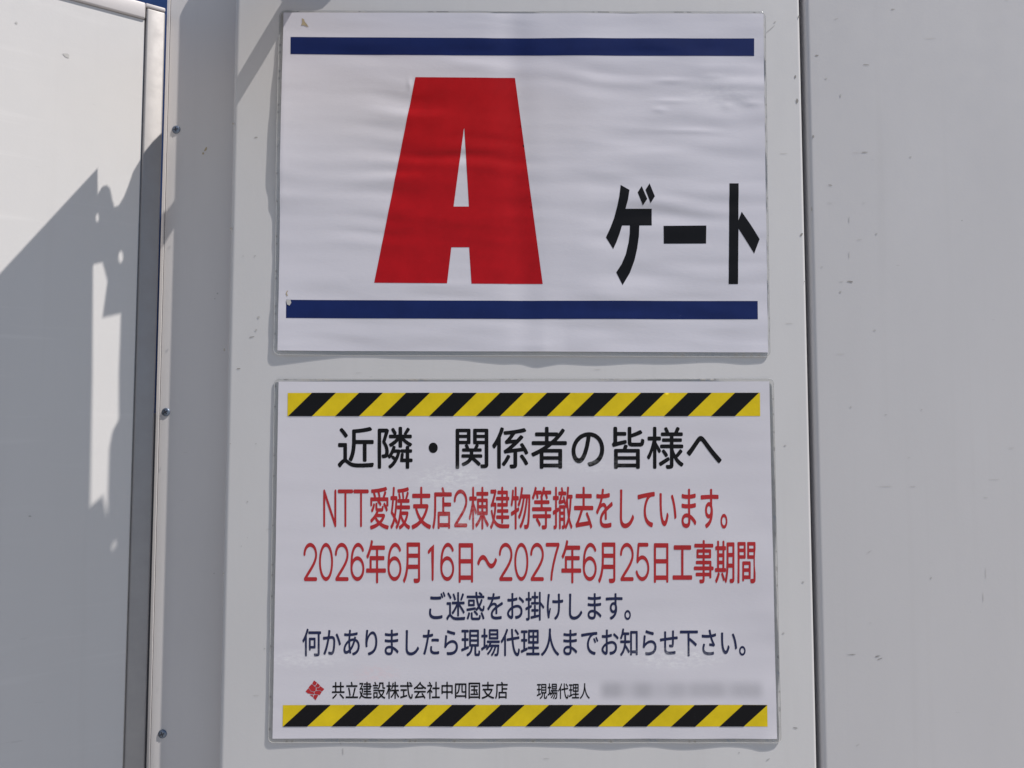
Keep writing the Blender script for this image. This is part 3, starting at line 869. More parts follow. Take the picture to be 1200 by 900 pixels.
  'て': [[743,-41,759,-41,769,-39,779,-32,786,-24,800,11,806,39,803,51,796,59,774,65,716,72,641,91,579,120,540,149,520,169,500,196,479,244,469,294,469,339,472,359,479,389,491,426,515,474,553,526,592,566,644,601,664,611,699,624,761,633,859,636,884,641,889,646,894,674,894,706,887,731,884,734,854,739,661,727,351,699,166,679,109,676,84,669,79,662,76,641,79,604,86,581,101,571,126,571,256,591,501,618,514,618,515,616,478,581,446,541,429,516,399,459,382,411,369,351,366,326,366,276,374,221,388,179,406,141,443,91,480,56,524,26,591,-6,634,-20,676,-31]],
  'で': [[728,-46,759,-45,771,-39,779,-31,796,11,799,36,795,46,789,54,681,72,619,91,571,115,530,146,505,174,490,196,479,219,472,239,464,276,462,309,467,356,481,409,503,456,528,496,545,519,585,559,629,590,666,609,686,616,741,626,851,631,876,636,881,641,887,669,886,699,879,724,872,729,864,730,821,732,639,719,381,697,141,672,106,671,79,662,74,655,71,634,74,599,81,574,94,565,126,566,201,578,321,593,506,613,510,611,473,576,431,524,399,466,375,404,364,354,361,326,361,254,375,191,381,174,400,136,416,111,455,66,486,41,546,5,586,-12,664,-35],[764,351,774,351,799,361,813,374,817,384,817,391,812,409,805,424,757,504,741,520,734,524,724,524,688,509,681,496,681,481,686,476,693,459,741,374,751,363,754,356],[876,394,886,393,904,399,926,414,931,424,932,434,924,456,864,549,849,564,834,567,796,549,791,536,791,524,796,519,801,504,854,416,864,405,866,399]],
  'の': [[540,-39,559,-39,621,-25,696,1,734,20,766,41,799,65,830,96,857,131,875,161,891,196,905,236,914,274,919,314,919,381,914,421,905,456,891,499,872,539,847,579,827,604,784,645,726,682,691,699,649,713,601,724,561,729,496,729,434,721,391,710,311,679,276,659,241,634,189,587,153,544,129,506,100,444,85,389,79,354,76,294,84,229,92,196,104,164,113,144,136,106,168,71,191,54,211,44,249,34,284,34,301,37,326,46,366,73,399,109,424,144,445,181,471,239,507,341,523,396,554,534,569,629,574,631,591,628,636,616,666,604,709,577,749,540,765,519,791,471,801,444,813,384,813,321,804,271,791,236,772,201,746,167,706,130,664,103,624,84,586,71,521,58,499,51,494,46,489,36,488,26,500,-1,520,-29,529,-35],[264,149,241,156,220,174,196,211,186,241,179,279,177,316,182,366,196,414,213,449,238,489,259,515,304,557,331,577,369,599,411,616,461,627,453,561,424,426,406,366,371,269,342,211,314,172,286,151,269,147]],
  'へ': [[879,34,891,33,897,36,926,63,946,86,954,101,955,109,953,119,944,131,771,302,736,340,683,399,539,567,486,619,456,637,434,645,404,646,381,640,364,631,338,611,294,562,162,396,126,355,66,297,54,279,54,264,63,249,101,210,119,199,131,198,141,201,160,219,219,293,385,509,406,527,416,530,424,529,454,505,630,294,759,150,858,49,874,40]],
  'ま': [[358,-56,434,-57,471,-50,494,-44,524,-30,551,-10,572,19,588,59,592,81,592,126,590,136,591,139,646,114,696,85,734,60,786,18,804,10,809,4,821,3,831,7,834,14,847,26,861,46,870,69,868,84,846,107,816,129,741,176,684,205,629,227,585,241,582,341,579,354,579,374,581,376,664,378,819,394,846,401,851,406,857,431,856,459,851,481,839,490,816,492,721,479,636,472,609,472,596,469,579,469,577,471,577,584,579,586,694,593,799,604,819,607,837,614,841,619,848,636,849,661,844,691,836,698,821,700,796,699,701,687,609,679,581,679,579,681,579,754,582,769,579,792,571,801,551,806,516,807,489,801,481,792,478,769,481,751,481,676,479,674,369,677,279,684,221,692,199,691,184,681,179,659,178,634,184,609,189,604,216,596,304,588,384,583,476,583,478,581,478,469,476,467,364,467,264,474,229,479,199,480,188,479,179,471,174,449,173,419,179,396,184,391,201,385,354,373,479,373,481,371,483,351,483,279,486,266,484,262,421,267,369,264,319,255,274,241,234,219,201,190,183,159,175,136,171,114,171,84,174,66,188,29,206,3,236,-21,261,-34,309,-49],[354,39,321,45,301,54,290,61,273,81,267,104,270,119,278,134,290,146,314,161,344,170,376,176,439,176,486,169,488,166,488,91,481,72,463,51,449,44,421,37]],
  'ら': [[385,-51,464,-52,479,-49,509,-49,556,-44,614,-34,699,-6,733,11,764,31,811,75,829,102,845,134,855,166,862,199,864,241,859,279,851,304,834,341,817,364,789,392,759,414,729,429,679,445,649,451,621,454,559,454,499,446,464,438,391,412,349,391,288,351,319,569,319,596,312,609,291,615,256,622,230,619,221,611,216,589,201,431,174,246,174,219,171,214,181,199,199,190,224,184,255,184,295,236,327,269,376,305,416,326,441,336,479,348,534,358,559,361,614,361,646,355,669,349,711,325,731,305,741,291,753,264,756,249,755,216,746,181,735,159,719,137,701,120,674,100,641,84,584,65,501,52,406,49,336,54,324,52,309,54,304,51,296,41,294,31,298,19,302,-9,311,-30,324,-41,341,-48],[665,624,699,623,711,631,720,649,727,679,728,701,719,714,684,724,581,740,469,762,359,789,341,789,333,786,326,782,319,766,311,741,309,714,316,701,334,691,489,656]],
  'り': [[375,-56,399,-56,464,-40,549,-10,594,13,639,41,680,74,714,110,734,136,760,184,772,211,789,264,799,319,804,381,804,416,799,476,789,531,777,571,765,601,737,654,719,677,684,709,644,732,614,744,584,749,541,749,511,743,486,735,449,717,399,682,359,642,331,606,314,580,312,586,314,604,330,696,341,750,341,771,344,781,334,796,306,802,271,801,253,799,244,791,236,761,233,719,221,636,206,501,201,431,201,326,209,246,216,224,221,219,244,216,276,216,299,224,305,231,309,254,307,274,307,331,312,374,321,411,344,471,373,524,409,573,449,612,491,640,506,646,531,653,569,653,594,646,623,629,650,599,664,576,671,559,685,516,696,456,698,426,698,371,693,321,679,264,655,211,635,181,600,144,564,115,539,100,476,71,404,49,361,40,348,34,336,31,327,19,326,1,331,-4,340,-26,350,-41,361,-51]],
  'を': [[498,-56,594,-57,719,-49,794,-41,814,-34,819,-29,826,6,827,24,821,51,812,59,776,59,704,49,611,42,486,42,446,47,421,54,401,64,383,81,374,104,372,119,374,136,379,151,393,176,427,214,459,237,506,266,508,264,508,246,506,231,506,156,510,131,516,124,541,118,571,119,594,124,599,129,604,154,604,234,602,249,602,314,604,316,721,369,851,419,867,429,877,431,884,444,884,459,876,484,859,514,841,520,819,514,594,413,591,414,577,441,561,460,536,477,504,490,474,497,426,497,391,491,351,480,350,481,390,549,411,593,569,601,711,616,739,626,741,629,746,651,747,676,741,704,734,710,729,712,699,712,584,697,449,687,447,689,464,754,464,774,466,781,464,789,456,799,424,806,396,806,380,804,371,796,365,779,355,724,344,684,231,684,144,692,120,689,111,681,106,659,106,631,111,606,116,601,151,593,191,593,206,591,304,591,306,589,270,524,237,476,170,391,106,325,100,311,94,306,93,296,96,286,116,265,136,251,151,244,169,244,189,258,236,315,267,346,306,375,339,393,389,408,406,411,441,411,469,404,489,390,499,376,503,369,501,366,426,324,366,282,329,247,306,219,284,179,275,151,271,131,271,89,275,64,291,27,301,13,331,-14,354,-26,394,-40,446,-51]],
  '・': [[480,264,524,265,551,274,571,286,592,306,601,319,612,344,616,359,616,401,606,431,594,451,574,472,561,481,536,492,521,496,479,496,449,486,429,474,408,454,399,441,388,416,384,401,384,359,394,329,406,309,426,288,439,279,464,268]],
  '下': [[460,-91,496,-92,521,-86,526,-81,531,-59,532,429,536,429,566,412,664,355,771,285,814,254,831,246,846,247,866,265,886,291,895,311,893,326,879,342,781,406,624,495,556,529,534,532,532,536,532,676,534,678,926,679,949,686,956,709,956,744,951,766,946,771,919,777,81,777,54,771,49,766,43,739,44,711,49,689,54,684,74,679,426,678,428,676,428,-56,436,-84]],
  '中': [[478,-91,514,-92,539,-86,544,-81,549,-61,549,234,551,236,811,236,813,234,814,211,819,189,824,184,849,178,879,178,904,184,909,189,914,214,914,634,909,661,904,666,876,672,551,672,549,674,549,821,544,841,539,846,514,852,478,851,456,846,451,841,446,816,446,674,444,672,119,672,91,664,89,661,83,636,83,211,89,184,94,179,119,173,149,174,171,179,176,184,181,204,182,234,184,236,444,236,446,234,446,-59,453,-84],[184,334,182,336,182,574,184,576,444,576,446,574,446,336,444,334],[551,334,549,336,549,574,551,576,811,576,813,574,813,336,811,334]],
  '事': [[338,-94,416,-94,451,-91,494,-82,519,-69,534,-54,544,-29,547,-11,547,59,549,61,761,61,769,26,774,21,796,16,826,16,851,21,856,26,862,51,862,191,864,193,931,193,956,199,961,204,967,229,966,244,961,266,956,271,934,276,864,277,862,279,862,366,856,391,851,396,824,402,549,402,547,404,547,449,549,451,809,451,836,456,841,461,847,489,847,616,841,641,836,646,811,652,549,652,547,654,547,684,549,686,916,686,936,691,941,696,946,719,947,736,941,761,936,766,909,772,549,772,547,774,546,819,541,841,536,846,516,851,486,852,459,846,454,841,449,819,448,774,446,772,94,772,66,766,61,761,56,734,56,719,61,696,66,691,86,686,446,686,448,684,448,654,446,652,194,651,171,646,166,641,161,614,161,486,166,461,171,456,199,451,446,451,448,449,448,404,446,402,164,401,141,396,136,391,131,364,136,334,141,329,164,324,446,323,448,321,448,279,446,277,71,277,44,269,36,244,36,226,41,204,46,199,69,194,446,193,448,191,448,144,446,142,159,142,134,136,129,131,123,104,129,71,134,66,154,61,446,61,448,59,448,4,444,-6,439,-8,336,-8,306,-14,301,-19,295,-34,308,-71,321,-87],[549,142,547,144,547,191,549,193,761,193,763,191,763,144,761,142],[549,277,547,279,547,321,549,323,761,323,763,321,763,279,761,277],[259,527,257,529,257,571,259,573,446,573,448,571,448,529,446,527],[549,527,547,529,547,571,549,573,746,573,748,571,748,529,746,527]],
  '人': [[101,-81,109,-82,139,-70,201,-29,255,14,334,95,389,171,410,206,437,259,477,354,501,431,504,431,541,324,560,281,599,207,639,144,664,110,708,59,733,34,770,1,814,-31,856,-57,884,-71,901,-77,909,-77,919,-73,941,-50,955,-26,961,-21,961,-6,954,6,854,70,805,111,754,165,723,204,683,264,641,341,609,419,594,464,579,514,560,599,547,679,552,814,546,839,541,844,516,849,481,849,456,844,451,839,443,791,443,734,433,621,423,554,410,494,395,439,374,374,349,316,312,249,270,186,231,140,200,109,169,80,109,35,69,12,56,-1,48,-6,45,-19,49,-31,83,-69]],
  '代': [[220,-89,251,-89,276,-84,281,-79,287,-54,287,599,337,684,381,771,387,796,385,806,379,816,359,827,321,837,306,831,304,825,294,814,264,751,230,691,200,644,157,584,96,510,28,441,20,429,18,421,21,401,41,368,58,351,66,348,76,348,100,364,136,400,186,458,188,456,188,-54,196,-81],[845,-89,879,-89,904,-80,927,-59,939,-41,955,-6,973,59,984,119,982,141,972,156,954,167,939,172,931,177,914,174,904,166,896,141,881,56,869,30,859,22,841,24,819,35,795,54,778,74,754,111,739,141,714,209,685,324,664,454,679,458,936,490,954,496,961,505,963,516,960,549,951,574,942,581,931,583,899,581,652,551,639,701,637,796,629,826,624,831,599,837,571,836,549,831,541,822,540,816,538,761,546,641,555,539,361,514,326,504,319,495,318,486,320,446,326,435,329,423,335,419,341,418,346,420,374,419,564,443,566,441,589,296,612,199,640,114,665,59,701,1,743,-44,771,-64,791,-74,826,-85],[874,614,881,613,904,623,917,631,933,646,937,656,937,666,929,684,916,700,852,764,791,817,771,824,759,824,746,819,719,795,715,781,719,769,731,753,829,658,855,626]],
  '会': [[836,-81,849,-82,871,-72,890,-61,905,-46,910,-31,902,-11,859,50,785,136,706,215,684,228,661,229,639,219,620,201,615,184,619,174,630,159,691,95,700,81,334,52,311,52,310,54,397,146,484,253,899,254,922,261,929,284,929,316,924,339,919,344,891,349,116,349,89,344,84,339,79,316,78,289,84,264,89,259,116,253,346,253,350,251,305,194,244,125,178,61,130,24,126,14,130,-9,140,-39,146,-47,149,-57,155,-61,166,-64,171,-61,191,-61,336,-44,774,-7,815,-64,829,-78],[96,426,106,426,136,436,251,499,259,459,264,454,286,449,719,449,741,454,746,459,751,481,752,506,754,508,794,485,866,449,889,440,906,438,916,441,931,453,959,494,960,504,957,514,952,521,942,524,919,539,876,556,774,610,689,665,641,700,595,739,563,771,577,799,576,809,571,819,551,832,531,841,506,845,496,842,488,834,444,782,380,719,301,655,211,595,156,564,74,522,60,511,51,509,46,496,46,481,52,476,68,451,89,430],[319,543,416,618,457,654,504,700,534,670,588,624,644,581,698,544,694,542]],
  '何': [[193,-91,224,-92,249,-86,254,-81,259,-59,259,611,314,726,335,779,342,806,340,816,334,826,316,836,289,844,266,842,259,837,251,826,211,731,155,624,92,529,41,466,34,449,35,429,49,404,64,386,66,379,84,373,94,375,112,389,159,449,161,446,161,-56,168,-84],[655,-91,761,-89,829,-80,851,-74,869,-64,884,-49,892,-34,899,-11,902,21,902,656,904,658,944,659,964,664,969,669,974,696,974,721,969,744,964,749,936,754,366,754,339,749,334,744,329,721,329,689,336,666,359,659,801,658,803,656,803,21,800,14,791,9,654,9,621,4,614,-5,610,-16,623,-64,631,-82,636,-86],[390,104,419,104,444,111,451,136,452,171,454,173,659,173,684,179,689,184,694,211,694,504,689,531,684,536,656,542,396,542,369,536,364,531,358,504,358,139,366,111],[454,262,452,264,452,449,454,451,599,451,601,449,601,264,599,262]],
  '係': [[185,-89,214,-89,239,-84,244,-79,249,-54,249,609,296,711,320,771,327,801,324,814,317,824,299,832,274,839,256,839,244,832,234,814,199,724,155,634,117,569,87,524,31,451,26,434,28,414,46,381,61,365,76,360,89,364,109,383,151,442,153,439,153,-54,161,-81],[513,-86,581,-84,614,-78,644,-64,655,-54,661,-44,669,-21,672,6,672,284,674,286,834,303,869,243,879,231,894,225,916,230,931,238,951,251,955,259,957,271,951,289,931,326,901,374,831,470,809,489,799,489,769,480,751,469,744,456,744,441,783,384,781,382,546,359,541,361,645,439,756,533,817,589,825,604,831,609,832,619,828,631,821,634,809,646,779,662,759,664,741,655,654,569,544,562,519,562,515,564,560,611,626,692,791,716,866,732,897,744,904,756,904,771,894,781,884,800,870,814,859,820,839,821,724,797,606,779,429,759,351,754,326,746,317,734,316,724,323,696,331,679,340,671,376,668,484,678,496,676,470,644,421,590,355,531,350,516,354,499,369,468,376,463,386,461,391,463,411,464,489,473,541,478,545,476,436,393,384,358,328,326,323,319,320,309,330,274,341,256,354,249,509,268,573,274,573,11,571,9,511,9,484,4,477,-4,473,-14,476,-39,485,-66,496,-79],[320,-29,336,-28,352,-19,381,13,432,79,479,152,492,181,490,194,481,206,449,220,426,224,411,219,347,119,325,89,283,41,273,24,276,4,296,-17,309,-25],[886,-11,899,-12,914,-9,950,16,955,31,949,51,941,66,902,124,824,220,814,227,804,231,789,232,776,229,761,221,746,209,741,196,741,184,751,166,792,116,820,79,866,6,879,-8]],
  '共': [[118,-84,141,-82,169,-66,260,-1,324,53,394,124,399,136,405,144,404,156,397,169,379,180,354,190,334,194,324,193,260,129,219,93,164,50,86,-1,71,-14,65,-29,69,-44,95,-74],[860,-84,874,-84,886,-80,914,-62,929,-49,934,-36,934,-24,917,-1,785,106,671,190,656,194,636,192,614,179,604,169,595,164,590,151,592,139,615,114,679,65,764,-5,843,-76],[68,234,929,233,956,239,961,244,967,271,966,299,961,319,956,324,931,329,734,329,732,331,732,541,734,543,896,543,921,549,926,554,932,579,931,606,926,629,921,634,896,639,734,639,732,641,731,811,726,831,721,836,694,842,661,841,641,836,636,831,631,806,631,641,629,639,371,639,369,641,369,806,364,831,359,836,334,842,304,842,279,836,274,831,268,806,268,641,266,639,109,639,89,634,84,629,78,601,79,574,84,554,89,549,114,543,266,543,268,541,268,331,266,329,71,329,46,324,41,319,36,294,36,266,41,244,46,239],[371,329,369,331,369,541,371,543,629,543,631,541,631,331,629,329]],
  '去': [[834,-74,841,-75,864,-67,891,-52,905,-39,910,-24,904,-4,881,36,801,152,705,271,689,287,676,293,654,293,629,281,610,266,606,256,606,246,618,224,685,141,718,96,716,95,284,62,275,64,319,115,374,189,471,333,924,333,951,339,954,341,962,371,961,399,956,421,951,426,931,431,554,432,552,434,552,594,554,596,851,596,879,601,884,606,889,631,889,661,882,686,879,689,851,694,554,694,552,696,552,816,546,841,541,846,514,852,479,851,459,846,454,841,448,816,448,696,446,694,156,694,126,687,119,661,118,634,124,606,129,601,156,596,446,596,448,594,448,434,446,432,79,432,51,426,46,421,41,399,41,369,46,344,51,339,79,333,346,333,349,331,290,239,240,169,174,87,119,35,115,24,116,6,126,-24,134,-35,136,-44,144,-49,154,-52,159,-49,179,-49,244,-39,324,-32,776,3,782,-1,824,-69]],
  '四': [[108,-59,144,-59,169,-51,176,-26,177,16,179,18,819,18,821,16,821,-21,826,-41,831,-46,854,-51,884,-52,911,-46,914,-44,922,-14,922,726,916,754,914,757,884,764,114,764,86,759,83,756,76,726,76,-21,81,-49,86,-54],[179,114,177,116,177,219,179,221,185,216,191,201,203,186,216,176,234,173,259,183,310,219,335,244,369,291,386,326,408,389,421,454,432,541,437,666,439,668,551,668,553,666,553,341,557,316,568,284,578,269,587,261,604,253,631,246,796,246,819,253,821,251,821,116,819,114],[179,239,177,249,177,666,179,668,339,668,341,666,341,656,338,644,338,591,333,524,323,451,309,396,287,349,265,316,234,285,200,261,191,251,184,249],[819,329,815,331,791,334,769,332,664,332,656,334,650,339,647,359,647,666,649,668,819,668,821,666,821,334]],
  '国': [[105,-91,139,-92,164,-86,169,-81,176,-42,821,-42,829,-81,834,-86,856,-91,889,-92,916,-86,919,-84,927,-54,927,769,921,796,919,799,889,807,111,807,84,801,81,799,73,769,73,-54,79,-81,84,-86],[176,52,174,54,174,711,176,713,821,713,823,711,823,54,821,52],[248,121,751,121,779,126,782,129,789,159,789,174,784,196,779,201,759,206,719,208,730,216,743,231,745,246,737,264,702,306,672,336,656,347,645,351,654,353,709,353,734,359,739,364,744,389,744,409,739,431,734,436,709,442,544,442,542,444,542,559,544,561,729,561,756,566,761,571,767,599,766,621,759,644,729,652,269,652,241,646,238,644,231,619,231,596,236,571,241,566,266,561,446,561,448,559,448,444,446,442,289,441,269,436,264,431,258,404,259,384,264,364,269,359,294,353,446,353,448,351,448,209,446,207,251,207,226,201,221,196,216,171,216,154,221,131,226,126],[544,207,542,209,542,351,544,353,621,353,630,351,619,347,606,336,599,334,593,321,595,306,600,304,604,294,618,276,679,208]],
  '場': [[735,-89,809,-89,846,-83,875,-69,886,-57,895,-44,910,-6,918,26,931,109,947,266,941,296,936,301,909,307,531,307,528,309,554,353,934,353,961,359,966,364,972,389,971,409,966,431,961,436,934,442,349,441,329,436,324,431,319,409,318,389,324,364,326,361,351,354,446,353,449,351,447,349,415,304,366,252,364,256,364,279,354,306,349,314,339,319,331,319,321,314,309,312,254,287,252,291,252,539,254,541,326,541,351,546,356,551,361,571,361,604,356,626,351,631,326,637,254,637,252,639,252,806,246,834,241,839,216,844,191,844,169,839,164,834,158,809,158,639,156,637,76,637,51,631,46,626,41,599,41,571,46,551,51,546,76,541,156,541,158,539,158,246,146,239,56,200,34,186,29,176,28,169,33,149,44,121,54,106,64,101,74,100,94,105,331,222,331,220,295,194,283,179,277,176,273,161,276,149,293,129,314,115,334,114,356,126,396,158,461,221,531,220,532,219,502,176,459,125,404,73,334,17,330,6,332,-6,361,-37,374,-44,386,-44,404,-39,447,-6,524,68,584,144,631,220,701,221,701,214,676,161,625,79,576,20,527,-29,525,-41,528,-51,550,-74,569,-85,586,-86,599,-82,607,-76,647,-36,681,6,737,96,769,161,791,220,846,221,848,211,846,184,833,84,824,36,815,11,799,-6,776,-8,741,-6,715,-9,706,-16,702,-24,701,-34,704,-39,704,-56,708,-69,719,-82],[450,474,864,473,891,479,896,484,902,511,902,784,896,811,891,816,864,822,456,822,429,816,424,811,418,786,418,509,426,481],[511,554,509,556,509,606,511,608,806,608,808,606,808,556,806,554],[511,687,509,689,509,741,511,743,806,743,808,741,808,689,806,687]],
  '媛': [[475,-89,489,-89,519,-80,599,-51,656,-22,686,-4,781,-51,854,-77,899,-89,919,-89,935,-81,942,-74,955,-54,959,-44,964,-39,964,-24,954,-9,934,0,869,17,829,31,804,41,769,59,767,61,802,99,850,171,869,209,885,251,889,274,884,289,864,302,844,309,566,309,562,311,570,349,574,353,926,353,954,359,959,364,964,391,964,409,959,431,954,436,934,441,584,442,582,444,587,494,589,496,901,496,929,501,934,506,939,529,939,546,934,571,929,576,904,582,834,582,831,584,889,677,899,701,899,714,894,724,869,738,841,744,829,744,819,739,808,724,765,641,729,583,726,582,669,582,663,584,674,589,681,598,684,606,684,621,665,704,654,729,821,749,866,756,882,764,896,766,905,779,906,796,899,804,895,814,885,829,871,839,851,842,764,827,659,814,504,802,424,799,394,796,369,791,366,789,360,779,359,771,363,759,365,741,374,723,386,717,429,714,411,706,406,699,403,689,410,659,439,584,436,582,396,581,376,576,371,571,366,544,366,529,371,506,376,501,401,496,491,495,488,454,484,442,374,442,346,436,362,576,362,609,359,634,324,646,216,647,214,649,237,799,235,829,226,841,202,849,179,849,160,846,151,839,144,816,136,736,123,649,121,647,61,646,39,641,34,636,29,614,28,591,34,564,39,559,59,554,106,553,108,551,85,434,49,294,46,269,64,248,129,197,171,159,152,124,117,74,73,26,49,7,33,-9,30,-19,31,-31,46,-55,66,-75,76,-79,86,-79,111,-67,164,-20,207,34,241,89,244,90,259,75,283,46,294,39,296,34,304,31,321,34,354,64,360,74,362,86,360,99,354,111,285,186,313,274,339,385,344,364,349,359,374,353,471,353,474,351,473,346,459,276,446,234,426,179,404,131,372,81,345,46,281,-16,278,-26,279,-39,290,-56,321,-85,336,-86,341,-81,360,-74,414,-22,452,26,485,81,516,151,519,153,561,100,610,54,536,19,441,-14,434,-26,434,-44,439,-49,443,-61,454,-77,464,-85],[684,111,650,139,621,167,595,199,577,226,579,228,776,228,776,224,760,194,737,161,689,110],[209,250,144,300,143,304,176,439,197,551,201,553,266,553,269,551,266,511,250,406,229,309],[514,584,520,599,517,621,490,689,482,704,470,716,561,723,584,723,586,721,581,711,581,691,596,614,604,597,606,584,604,582,521,582]],
  '工': [[73,-14,924,-14,954,-7,956,-4,962,24,961,51,956,74,951,79,931,84,554,84,552,86,552,636,554,638,874,638,901,644,906,649,912,676,911,706,904,731,901,734,874,739,131,739,101,732,94,706,93,676,99,649,104,644,131,638,441,638,443,636,443,86,441,84,79,84,51,79,46,74,41,51,41,16,49,-7]],
  '年': [[533,-91,569,-91,591,-86,596,-81,602,-56,602,136,604,138,929,138,956,144,961,149,966,171,967,199,961,224,956,229,929,234,604,234,602,236,602,409,604,411,864,411,886,416,891,421,897,449,896,471,891,494,886,499,866,504,604,504,602,506,602,634,604,636,881,636,909,641,914,646,919,671,919,699,914,721,909,726,881,732,329,732,327,734,353,794,357,809,354,824,347,834,329,842,304,849,275,849,269,844,260,829,239,779,206,714,175,661,125,591,54,511,50,499,55,484,60,481,75,464,99,448,119,446,136,453,160,476,199,523,222,554,276,636,499,636,501,634,501,506,499,504,239,504,211,499,206,494,201,469,201,236,199,234,71,234,46,229,41,224,36,199,36,171,41,149,46,144,74,138,499,138,501,136,501,-59,508,-84],[301,234,299,236,299,409,301,411,499,411,501,409,501,236,499,234]],
  '店': [[84,-81,96,-82,106,-78,109,-71,121,-59,136,-29,163,44,189,146,204,249,212,341,212,391,214,406,214,631,216,633,924,634,946,639,951,644,956,666,957,691,949,721,946,724,919,729,611,730,585,786,559,829,546,840,529,844,501,840,479,832,471,826,466,816,466,804,471,796,475,781,499,736,499,729,151,729,121,722,119,719,113,694,113,376,103,241,95,189,79,111,59,49,31,-11,28,-26,31,-44,43,-56,64,-71,79,-76],[310,-79,341,-79,366,-74,371,-69,379,-39,776,-39,784,-66,789,-71,811,-76,839,-77,869,-69,871,-66,877,-39,877,264,871,291,866,296,841,302,601,302,599,304,599,411,601,413,886,413,914,419,919,424,924,449,924,471,917,496,914,499,886,504,601,504,599,506,599,589,594,614,589,619,561,624,531,624,506,617,504,614,498,586,498,304,496,302,314,302,289,296,284,291,278,264,278,-44,286,-71],[379,52,377,54,377,206,379,208,776,208,778,206,778,54,776,52]],
  '建': [[86,-84,99,-84,122,-71,176,-15,221,50,246,31,299,-2,364,-30,446,-51,496,-59,551,-64,581,-64,596,-67,916,-66,931,-61,944,-49,955,-26,959,-9,959,4,951,17,945,21,924,24,611,24,599,27,534,29,449,42,404,54,364,69,319,93,286,115,265,134,266,144,295,224,319,311,339,424,342,479,334,491,299,504,219,504,215,506,275,606,340,736,344,751,340,766,326,779,299,795,281,796,261,789,89,789,64,784,59,779,54,756,53,734,59,709,64,704,89,698,214,698,218,696,186,634,137,549,105,501,66,460,63,446,70,424,84,404,99,398,109,398,139,413,241,413,244,411,224,304,206,244,196,221,179,254,154,319,141,341,126,347,99,342,76,329,71,319,75,291,104,216,128,169,154,126,140,99,117,66,94,37,44,-13,39,-21,38,-34,41,-44,46,-46,53,-56,69,-72],[600,39,634,39,654,44,659,49,664,74,664,136,666,138,916,139,942,146,949,174,949,189,944,211,939,216,919,221,666,222,664,224,664,274,666,276,876,276,901,281,906,286,911,309,912,321,906,346,901,351,874,357,666,357,664,359,664,409,666,411,851,411,876,416,881,421,887,446,887,546,889,548,924,549,946,554,951,559,956,581,957,596,951,621,946,626,924,631,889,632,887,634,887,731,881,756,876,761,849,767,666,767,664,769,664,819,659,841,654,846,629,852,599,851,579,846,574,841,569,819,568,769,566,767,419,767,394,761,389,756,384,734,383,719,389,694,394,689,421,683,566,683,568,681,568,634,566,632,351,631,326,624,318,596,319,581,324,559,329,554,349,549,566,548,568,546,568,496,566,494,406,494,386,489,381,484,376,456,376,444,381,421,386,416,414,411,566,411,568,409,568,359,566,357,399,356,379,351,374,346,368,319,374,286,379,281,399,276,566,276,568,274,568,224,566,222,356,221,336,216,331,211,326,189,326,174,333,146,359,139,566,138,568,136,568,74,574,49,579,44],[666,494,664,496,664,546,666,548,796,548,798,546,798,496,796,494],[666,632,664,634,664,681,666,683,796,683,798,681,798,634,796,632]],
  '式': [[845,-94,861,-94,894,-86,921,-70,936,-51,950,-24,964,24,974,86,977,116,975,136,967,151,948,166,919,180,904,177,894,169,887,146,878,59,873,36,865,16,856,8,831,14,817,24,795,46,773,81,751,126,726,199,712,251,700,309,684,399,669,519,666,566,669,568,921,568,949,574,954,579,959,604,959,631,954,654,949,659,926,664,874,664,869,666,890,681,909,706,909,719,899,736,890,746,825,801,784,831,766,837,746,835,734,827,719,809,712,804,710,791,713,779,734,758,785,716,829,673,839,666,834,664,661,664,659,666,659,719,657,731,657,811,651,836,646,841,624,846,586,846,561,839,554,814,553,756,556,744,556,686,558,674,556,664,81,664,54,659,51,656,43,626,44,601,49,579,54,574,74,569,564,567,584,381,604,266,632,156,666,64,686,24,711,-14,751,-57,791,-81,821,-91],[86,-56,111,-56,279,-19,539,42,567,54,573,66,574,101,566,124,551,134,516,131,374,100,359,97,357,99,357,344,359,346,509,346,534,351,539,356,544,384,544,409,536,434,506,442,116,442,89,436,86,434,79,409,78,381,84,356,89,351,114,346,256,346,258,344,258,79,251,75,94,43,61,31,56,24,53,14,56,9,60,-16,76,-51]],
